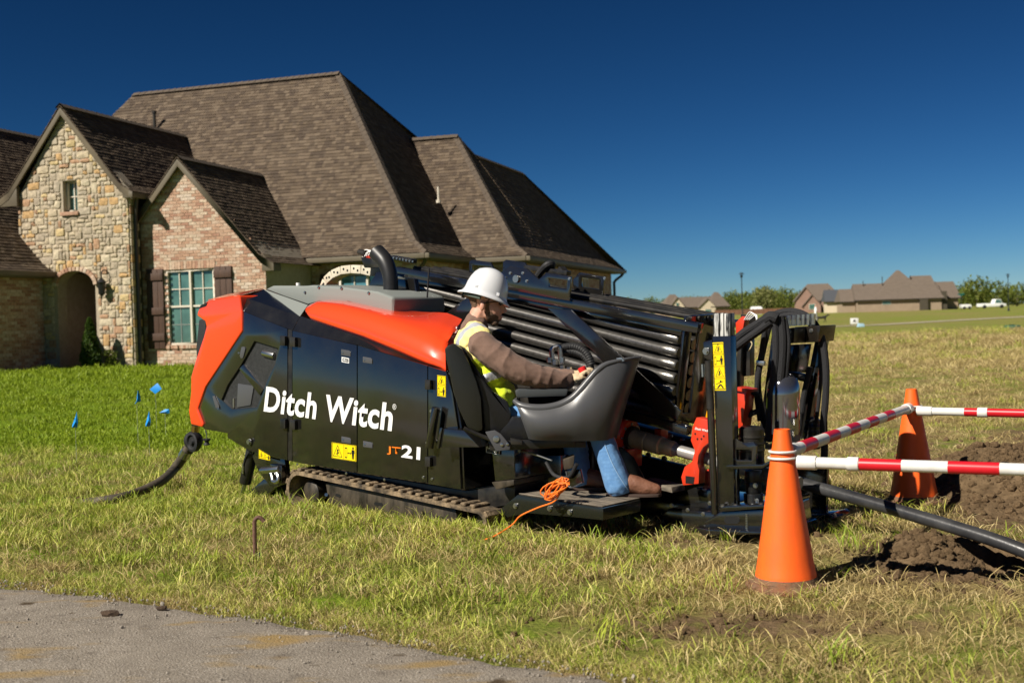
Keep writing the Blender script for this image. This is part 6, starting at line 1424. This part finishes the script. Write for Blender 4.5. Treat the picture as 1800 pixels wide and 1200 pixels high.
EVER = leaf_mat('evergreen_leaf', [(.045, .085, .012), (.065, .115, .014), (.09, .14, .018), (.03, .06, .01)])
FOL = leaf_mat('woodland_leaf', [(.12, .16, .025), (.16, .20, .03), (.09, .125, .02), (.20, .215, .045), (.14, .155, .03)])
PALEF = leaf_mat('pale_leaf', [(.20, .21, .07), (.26, .26, .10), (.16, .18, .05)])
sp_ = HF.w(-.78, -.55, 0); sh = empty('conical_shrub', sp_, 'conical dark evergreen shrub by the stone wall beside the arch', 'shrub')
def conef(q):
    h = 1.16 * q.uniform(0, 1) ** 1.25; t = q.uniform(0, 6.283); r_ = .27 * (1 - h / 1.2) ** .75 * min(1, .55 + h * 2.2) * (1 + .16 * math.sin(5 * t + h * 14)) * math.sqrt(q.uniform(.45, 1)); return (r_ * math.cos(t), r_ * math.sin(t), h + .03), (math.cos(t) * .6, math.sin(t) * .6, .7)
link('foliage', leaf_cloud(5200, conef, .028, 3), EVER, sh); b = MB(); b.cyl((0, 0, -.05), (0, 0, .9), .03, .008, 8); b.build('trunk', BARK, sh)
for (hx, hy, hgt, rad, n, lb) in [(-.42, -.35, .42, .2, 420, 'small loose green plant right of the conical shrub'), (.62, .70, .48, .22, 260, 'thin young plant growing under the brick gable window'), (.12, .6, .22, .14, 120, 'low sprig at the foot of the downspout')]:
    o = empty('young_plant', HF.w(hx, hy, 0), lb, 'plant', 'young plants along the house wall')
    def pf(q, h_=hgt, r0=rad): h = h_ * q.uniform(.1, 1); t = q.uniform(0, 6.283); r_ = r0 * q.uniform(0, 1) * (.4 + .6 * h / h_); return (r_ * math.cos(t), r_ * math.sin(t), h), (math.cos(t), math.sin(t), .8)
    link('foliage', leaf_cloud(n, pf, .032, int(hx * 100) + 60), FOL, o); b = MB()
    for k in range(4): b.sweep([(0, 0, -.02), (rad * .5 * math.cos(k * 1.7), rad * .5 * math.sin(k * 1.7), hgt * .8)], [.006, .003], 5)
    b.build('stem', BARK, o)

# ------------------------------------------------------------------ far houses
FROOF = mat('far_brown_shingle', (.115, .090, .070), .95, col2=(.15, .118, .092), vs=1.2, stretch=(1, 1, 5), contrast=.4)
def far_ground(px, dist): d = ray(px, 545); p = CAM + d * dist; return Vector((p.x, p.y, float(gz(p.x, p.y, False))))
def far_house(px, dist, label, yaw, wall, blocks, gables=(), roofm=FROOF, wins=(), extra=None):
    g = far_ground(px, dist); fr_ = Frame(g, yaw); o = empty('far_house', fr_.mat(), label, 'house', 'houses across the field')
    for (x0, x1, y0, y1, h, rise, inset) in blocks:
        b = MB(); b.box(((x0 + x1) / 2, (y0 + y1) / 2, h / 2 - .5), (x1 - x0, y1 - y0, h + 1)); b.build('wall', wall, o)
        ov = .5; X0, X1, Y0, Y1 = x0 - ov, x1 + ov, y0 - ov, y1 + ov; ym_ = (Y0 + Y1) / 2; b = MB(); e = [Vector((X0, Y0, h)), Vector((X1, Y0, h)), Vector((X1, Y1, h)), Vector((X0, Y1, h))]; r_ = [Vector((X0 + inset, ym_, h + rise)), Vector((X1 - inset, ym_, h + rise))]
        for f in ([e[0], e[1], r_[1], r_[0]], [e[1], e[2], r_[1]], [e[2], e[3], r_[0], r_[1]], [e[3], e[0], r_[0]]): b.poly(f)
        b.poly(e[::-1]); b.build('roof', roofm, o, ang=10)
        b = MB()
        for p_, q_ in ((e[0], e[1]), (e[1], e[2])): b.bar(p_ - Vector((0, 0, .12)), q_ - Vector((0, 0, .12)), .14, .22)
        b.build('fascia', GUTTER, o)
    for (xc, hw, y, h, rise, dep, wm) in gables:
        b = MB(); b.prism([(xc - hw, y, -.5), (xc + hw, y, -.5), (xc + hw, y, h), (xc, y, h + rise), (xc - hw, y, h)], (0, dep, 0)); b.build('gable_wall', wm, o)
        b = MB(); 
        for s in (-1, 1): b.prism([(xc, y - .3, h + rise + .25), (xc + s * (hw + .45), y - .3, h - .2 * rise / hw + .05), (xc + s * (hw + .45), y - .3, h - .2 * rise / hw - .12), (xc, y - .3, h + rise + .06)], (0, dep + .3, 0))
        b.build('gable_roof', roofm, o)
    for (x0, x1, z0, z1, y) in wins:
        b = MB(); b.box(((x0 + x1) / 2, y, (z0 + z1) / 2), (x1 - x0, .1, z1 - z0)); wn = b.build('window', FRAMEM, o); b = MB(); b.box(((x0 + x1) / 2, y - .055, (z0 + z1) / 2), (x1 - x0 - .16, .03, z1 - z0 - .16)); b.build('pane', GLASSM, wn)
    return o, fr_
TANB = mat('far_tan_brick', (.33, .25, .175), .9, col2=(.28, .21, .145), vs=.8); PINKB = mat('far_pink_brick', (.30, .19, .145), .9, col2=(.26, .16, .12), vs=.8); CRM = mat('far_cream_render', (.62, .52, .38), .9)
big, bf = far_house(1587, 250, 'broad single storey house with a tall hipped brown roof across the field', R(6), TANB, [(-9.2, 7.9, 0, 10, 2.5, 3.5, .4), (-5.2, 5.6, .6, 9.4, 2.55, 6.1, 5.6), (2.0, 7.7, .8, 9.2, 2.56, 4.8, 1.2), (8.0, 12.0, 3, 10, 2.45, 3.5, .5), (-12.0, -9.3, 2, 9, 2.3, 2.7, .3)], [], wins=[(-4.2, -2.4, 1.4, 2.2, -.02)])
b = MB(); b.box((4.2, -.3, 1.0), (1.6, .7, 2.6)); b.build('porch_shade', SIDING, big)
b = MB(); b.box((8.6, 1.6, 1.9), (1.0, 2.6, 3.9)); b.build('dark_side_wall', SIDING, big)
for x in (-3.2, 2.6, -7.2): b = MB(); b.cyl((x, 4.2, 5.0), (x, 4.2, 7.4 if x > -7 else 6.6), .09, n=6); b.build('vent_pipe', GUTTER, big)
far_house(1441, 290, 'pink brick house with two front gables left of the broad house', R(10), PINKB, [(-5.2, 5.6, 2, 12, 3.0, 4.2, 3.4)], [(-3.2, 2.4, .2, 3.2, 3.0, 5, PINKB), (2.4, 1.9, 1.2, 3.0, 2.6, 5, PINKB), (-1.8, 2.0, -.8, 1.9, 2.4, 4, PINKB)], wins=[(-2.6, -1.0, .9, 2.2, -.85), (1.7, 3.1, .7, 2.5, 1.1)])
shd, _ = far_house(1472, 262, 'dark grey roofed low building between the pink and the broad house', R(8), CRM, [(-2.2, 2.6, 0, 6, 2.5, 2.6, .2)], roofm=mat('far_slate_roof', (.06, .065, .075), .8))
far_house(1220, 345, 'tan house with two cream front gables in front of the trees', R(-4), TANB, [(-9.5, 9.8, 1, 10, 2.6, 3.0, 3.6), (5.2, 10.0, -.5, 9, 2.6, 4.2, 2.3), (-8.6, -2.0, 0, 9, 2.6, 3.9, 3.0)], [(-4.9, 1.9, -.6, 3.0, 2.4, 5, CRM), (3.8, 2.3, -1.0, 2.6, 2.2, 5, CRM)], wins=[(-5.4, -4.5, 3.0, 4.0, -.66), (-2.4, -.9, .5, 2.0, .9), (3.0, 4.7, .5, 1.9, -1.06)])
far_house(1112, 330, 'far low roof showing left of the tan house beyond the downspout', R(0), TANB, [(-5, 4.8, 0, 8, 2.6, 2.2, .8)])
sh_, _ = far_house(1331, 320, 'small white roofed shed in front of the far trees', R(0), WHITEP, [(-1.1, 1.1, 0, 2.5, 1.2, .9, .3)], roofm=WHITEP)

# ------------------------------------------------------------------ far woodland and single trees
def crown_pts(q, rx, rz, h0):
    t = q.uniform(0, 6.283); cz = q.uniform(-1, 1); r_ = q.uniform(.55, 1.0) ** .5; s = math.sqrt(1 - cz * cz); o_ = (math.cos(t) * s, math.sin(t) * s, cz)
    lump = 1 + .22 * math.sin(3 * t + 2.1 * cz * 3) + .16 * math.sin(7 * t - 5 * cz); return (o_[0] * rx * r_ * lump, o_[1] * rx * r_ * lump, h0 + rz + o_[2] * rz * r_ * lump), o_
def tree_me(seed, rx, rz, h0, n, sz): return leaf_cloud(n, lambda q: crown_pts(q, rx, rz, h0), sz, seed)
TM = [tree_me(20 + i, 3.6 + .5 * i, 3.6 + .4 * (i % 3), 1.2, 1300, .42) for i in range(4)]
V_, F_, rn_ = [], [], []; q = np.random.default_rng(9)
def put(px, dist, s, mi):
    g = far_ground(px, dist); me = TM[mi]; k = sum(len(v) for v in V_); co_ = np.empty(len(me.vertices) * 3, np.float32); me.vertices.foreach_get('co', co_); co_ = co_.reshape(-1, 3); an = q.uniform(0, 6.28); c_, s_ = math.cos(an), math.sin(an); co_ = np.stack([co_[:, 0] * c_ - co_[:, 1] * s_, co_[:, 0] * s_ + co_[:, 1] * c_, co_[:, 2]], -1) * s + np.array(g)
    V_.append(co_); F_.append(np.array([p_.vertices[:] for p_ in me.polygons]) + k); rn_.append(q.uniform(0, 1, len(me.polygons)))
for x in np.arange(1020, 1425, 9.): put(x + q.uniform(-4, 4), 430 + q.uniform(-25, 40), q.uniform(.66, .92) * (.98 if x > 1250 else .8), int(q.integers(0, 4)))
for x in np.arange(1455, 1880, 12.): put(x + q.uniform(-5, 5), 420 + q.uniform(-20, 50), q.uniform(.5, .7), int(q.integers(0, 4)))
tag(link('far_woodland', np_mesh('far_woodland', np.concatenate(V_), np.concatenate(F_), {'rnd': np.concatenate(rn_)}), FOL), 'far line of green trees along the horizon', 'woodland', kind='stuff')
for px, dist, s, mt, lb, mi in [(1343, 400, 1.02, PALEF, 'pale thin leaved tree standing above the far woodland behind the lamp post', 0), (1718, 300, .80, FOL, 'round green tree just right of the broad house', 1), (1752, 315, .66, FOL, 'lower tree right of the round green tree', 2), (1788, 320, .70, FOL, 'green tree at the right edge behind the far lamp post', 3), (1695, 330, .66, FOL, 'tree partly hidden behind the broad house end', 2)]:
    g = far_ground(px, dist); o = empty('tree', g, lb, 'tree', 'single trees across the field'); o.scale = (s, s, s); link('crown', TM[mi].copy(), mt, o)
    b = MB(); b.sweep([(0, 0, -.3), (0, 0, 2.2), (.3, 0, 4.5)], [.28, .2, .08], 8); 
    for k in range(4): b.sweep([(0, 0, 2.0 + .3 * k), (1.5 * math.cos(k * 1.6), 1.5 * math.sin(k * 1.6), 4.0 + .3 * k)], [.1, .03], 6)
    b.build('trunk', BARK, o)
# brown fence in the distance
fo = empty('far_fence', far_ground(1335, 310), 'low brown fence line in front of the far trees', 'fence')
FM = mat('brown_fence', (.20, .10, .06), .9)
for k in range(19):
    b = MB(); b.box((-11 + k * 1.25, 0, .75), (1.2, .05, 1.3)); b.build('panel', FM, fo); b = MB(); b.box((-11.62 + k * 1.25, -.04, .8), (.1, .1, 1.6)); b.build('post', FM, fo)
# lamp posts
LAMP = mat('dark_green_lamp_post', (.012, .018, .02), .5)
for px, py, dist, h, lb in [(1305, 548, 137, 5.65, 'slender dark street lamp post nearest to the machine'), (1773, 538, 180, 5.5, 'slender dark street lamp post at the far right')]:
    g = far_ground(px, dist); o = empty('lamp_post', g, lb, 'lamp post', 'street lamp posts')
    b = MB(); b.lathe([(.16, -.2), (.16, .25), (.09, .5), (.065, 1.2), (.05, h - .5)], (0, 0, 0), (0, 0, 1), 12); b.build('post', LAMP, o)
    b = MB(); b.lathe([(.05, h - .5), (.13, h - .42), (.15, h - .2), (.1, h - .12)], (0, 0, 0), (0, 0, 1), 12); b.build('lantern', LAMP, o)
    b = MB(); b.lathe([(.32, h - .06), (.30, h - .02), (.1, h + .1), (.02, h + .14)], (0, 0, 0), (0, 0, 1), 14); b.build('cap', LAMP, o)
# street sign, van, trailer, site signs, utility lid
g = far_ground(1690, 215); o = empty('street_sign', g, 'green street name sign on a post right of the broad house', 'sign'); b = MB(); b.cyl((0, 0, 0), (0, 0, 3.0), .05, n=8); b.build('post', LAMP, o)
GSN = mat('green_sign', (.0, .14, .12), .5)
for a_, z in ((R(10), 2.85), (R(80), 2.6)): b = MB(); b.box((0, 0, z), (1.3, .04, .24), Matrix.Rotation(a_, 3, 'Z')); b.build('blade', GSN, o)
g = far_ground(1700, 230); o = empty('white_trailer', g, 'low white trailer parked right of the broad house', 'trailer'); b = MB(); b.prism([(-.9, 0, .3), (.9, 0, .3), (.9, 0, .8), (.6, 0, .95), (-.9, 0, .95)], (0, 1.4, 0)); b.build('bed', WHITEP, o, bevel=.05)
for s in (-.5, .5): b = MB(); b.cyl((s, -.05, .28), (s, .15, .28), .28, n=14); b.build('wheel', RUB, o)
g = far_ground(1746, 235); o = empty('white_pickup', g, 'white pickup truck parked below the trees at far right', 'pickup'); b = MB(); b.prism([(-2.6, 0, .35), (2.6, 0, .35), (2.6, 0, .85), (1.9, 0, .95), (1.5, 0, 1.75), (.5, 0, 1.8), (.2, 0, 1.0), (-2.6, 0, 1.0)], (0, 1.8, 0)); b.build('body', WHITEP, o, bevel=.06)
b = MB(); b.prism([(1.78, -.01, 1.0), (1.42, -.01, 1.66), (.58, -.01, 1.70), (.36, -.01, 1.04)], (0, .02, 0)); b.build('side_window', GLASSM, o)
for s in (-1.7, 1.7): b = MB(); b.cyl((s, -.05, .36), (s, .25, .36), .36, n=16); b.build('wheel', RUB, o)
g = ground_pt(1502, 571); o = empty('site_sign', g, 'small white sign with a dark mark beside the gravel path', 'sign'); b = MB(); b.box((0, 0, .30), (.62, .05, .46)); b.build('board', WHITEP, o, bevel=.01); b = MB(); b.prism([(-.10, -.03, .24), (.10, -.03, .24), (.08, -.03, .40), (-.06, -.03, .42)], (0, .004, 0)); b.build('mark', INK, o)
for s in (-.25, .25): b = MB(); b.box((s, .02, .05), (.04, .04, .3)); b.build('leg', LAMP, o)
g = ground_pt(1513, 574.5); o = link('pale_blue_box', (lambda b: (b.prism([(-.24, -.15, 0), (.24, -.15, 0), (.20, -.15, .22), (-.18, -.15, .26)], (0, .3, 0)), b.mesh('pale_blue_box', bevel=.02))[1])(MB()), mat('pale_blue', (.36, .55, .68), .6)); o.location = g; tag(o, 'pale blue box on the grass next to the white sign', 'box')
g = ground_pt(1779, 578.5); o = empty('utility_lid', g, 'flat green utility cover in the field at the right', 'utility cover'); b = MB(); b.lathe([(.42, -.05), (.42, .16), (.36, .2), (.02, .21)], (0, 0, 0), (0, 0, 1), 20); b.build('cover', mat('green_plastic', (.01, .10, .07), .5), o)
b = MB(); b.box((0, 0, .22), (.3, .06, .03)); b.build('handle', LAMP, o)
# walker with a dog
g = ground_pt(1434, 565); wk = empty('person', g, 'distant person in a white top walking a dark dog on the field', 'person'); old = PINV; PINV = Vector((0, 0, 0))
blob('body', [('c', [Vector((0, .0, .95)), Vector((.02, 0, 1.25)), Vector((0, 0, 1.48))], [.15, .16, .12], (.8, 1.2, 1)), ('c', [Vector((0, 0, 1.5)), Vector((.01, 0, 1.6))], [.055, .055]), ('e', Vector((.02, 0, 1.68)), (.095, .08, .12)), ('c', [Vector((0, -.08, .95)), Vector((.10, -.09, .5)), Vector((.08, -.09, .06)), Vector((.20, -.09, .04))], [.1, .075, .05, .04]), ('c', [Vector((0, .08, .95)), Vector((-.04, .09, .5)), Vector((-.16, .09, .08)), Vector((-.06, .09, .04))], [.1, .075, .05, .04]), ('c', [Vector((0, -.2, 1.42)), Vector((.05, -.24, 1.15)), Vector((.22, -.2, 1.0))], [.06, .05, .04]), ('c', [Vector((0, .2, 1.42)), Vector((-.05, .24, 1.15)), Vector((.05, .22, .95))], [.06, .05, .04])], SKIN, .03, 3, parent=wk)
blob('top', [('c', [Vector((0, .0, .92)), Vector((.02, 0, 1.25)), Vector((0, 0, 1.46))], [.18, .185, .14], (.8, 1.2, 1)), ('c', [Vector((0, -.2, 1.42)), Vector((.04, -.24, 1.2))], [.08, .07]), ('c', [Vector((0, .2, 1.42)), Vector((-.04, .24, 1.2))], [.08, .07])], WHITEP, .03, 3, parent=wk)
blob('trousers', [('c', [Vector((0, -.08, .93)), Vector((.10, -.09, .5)), Vector((.08, -.09, .10))], [.12, .09, .07]), ('c', [Vector((0, .08, .93)), Vector((-.04, .09, .5)), Vector((-.15, .09, .12))], [.12, .09, .07])], mat('grey_trousers', (.25, .24, .24), .8), .03, 3, parent=wk)
g2 = ground_pt(1446, 567); dg = empty('dog', g2, 'dark dog walking beside the distant person', 'dog')
blob('body', [('c', [Vector((-.42, 0, .52)), Vector((-.1, 0, .50)), Vector((.25, 0, .54))], [.11, .115, .15]), ('c', [Vector((.3, 0, .58)), Vector((.48, 0, .72))], [.09, .07]), ('e', Vector((.56, 0, .74)), (.10, .07, .075)), ('c', [Vector((.62, 0, .72)), Vector((.72, 0, .69))], [.045, .03]), ('c', [Vector((-.5, 0, .55)), Vector((-.75, 0, .50))], [.035, .02])] + [('c', [Vector((x, y, .45)), Vector((x + k, y, .24)), Vector((x + j, y, .03))], [.06, .035, .03]) for x, y, k, j in ((.25, -.09, .03, .06), (.25, .09, -.02, -.1), (-.4, -.09, -.10, -.02), (-.4, .09, -.12, -.14))] + [('e', Vector((.53, y, .80)), (.03, .015, .05)) for y in (-.06, .06)], mat('dark_fur', (.02, .018, .016), .8), .025, 2, parent=dg)
PINV = old
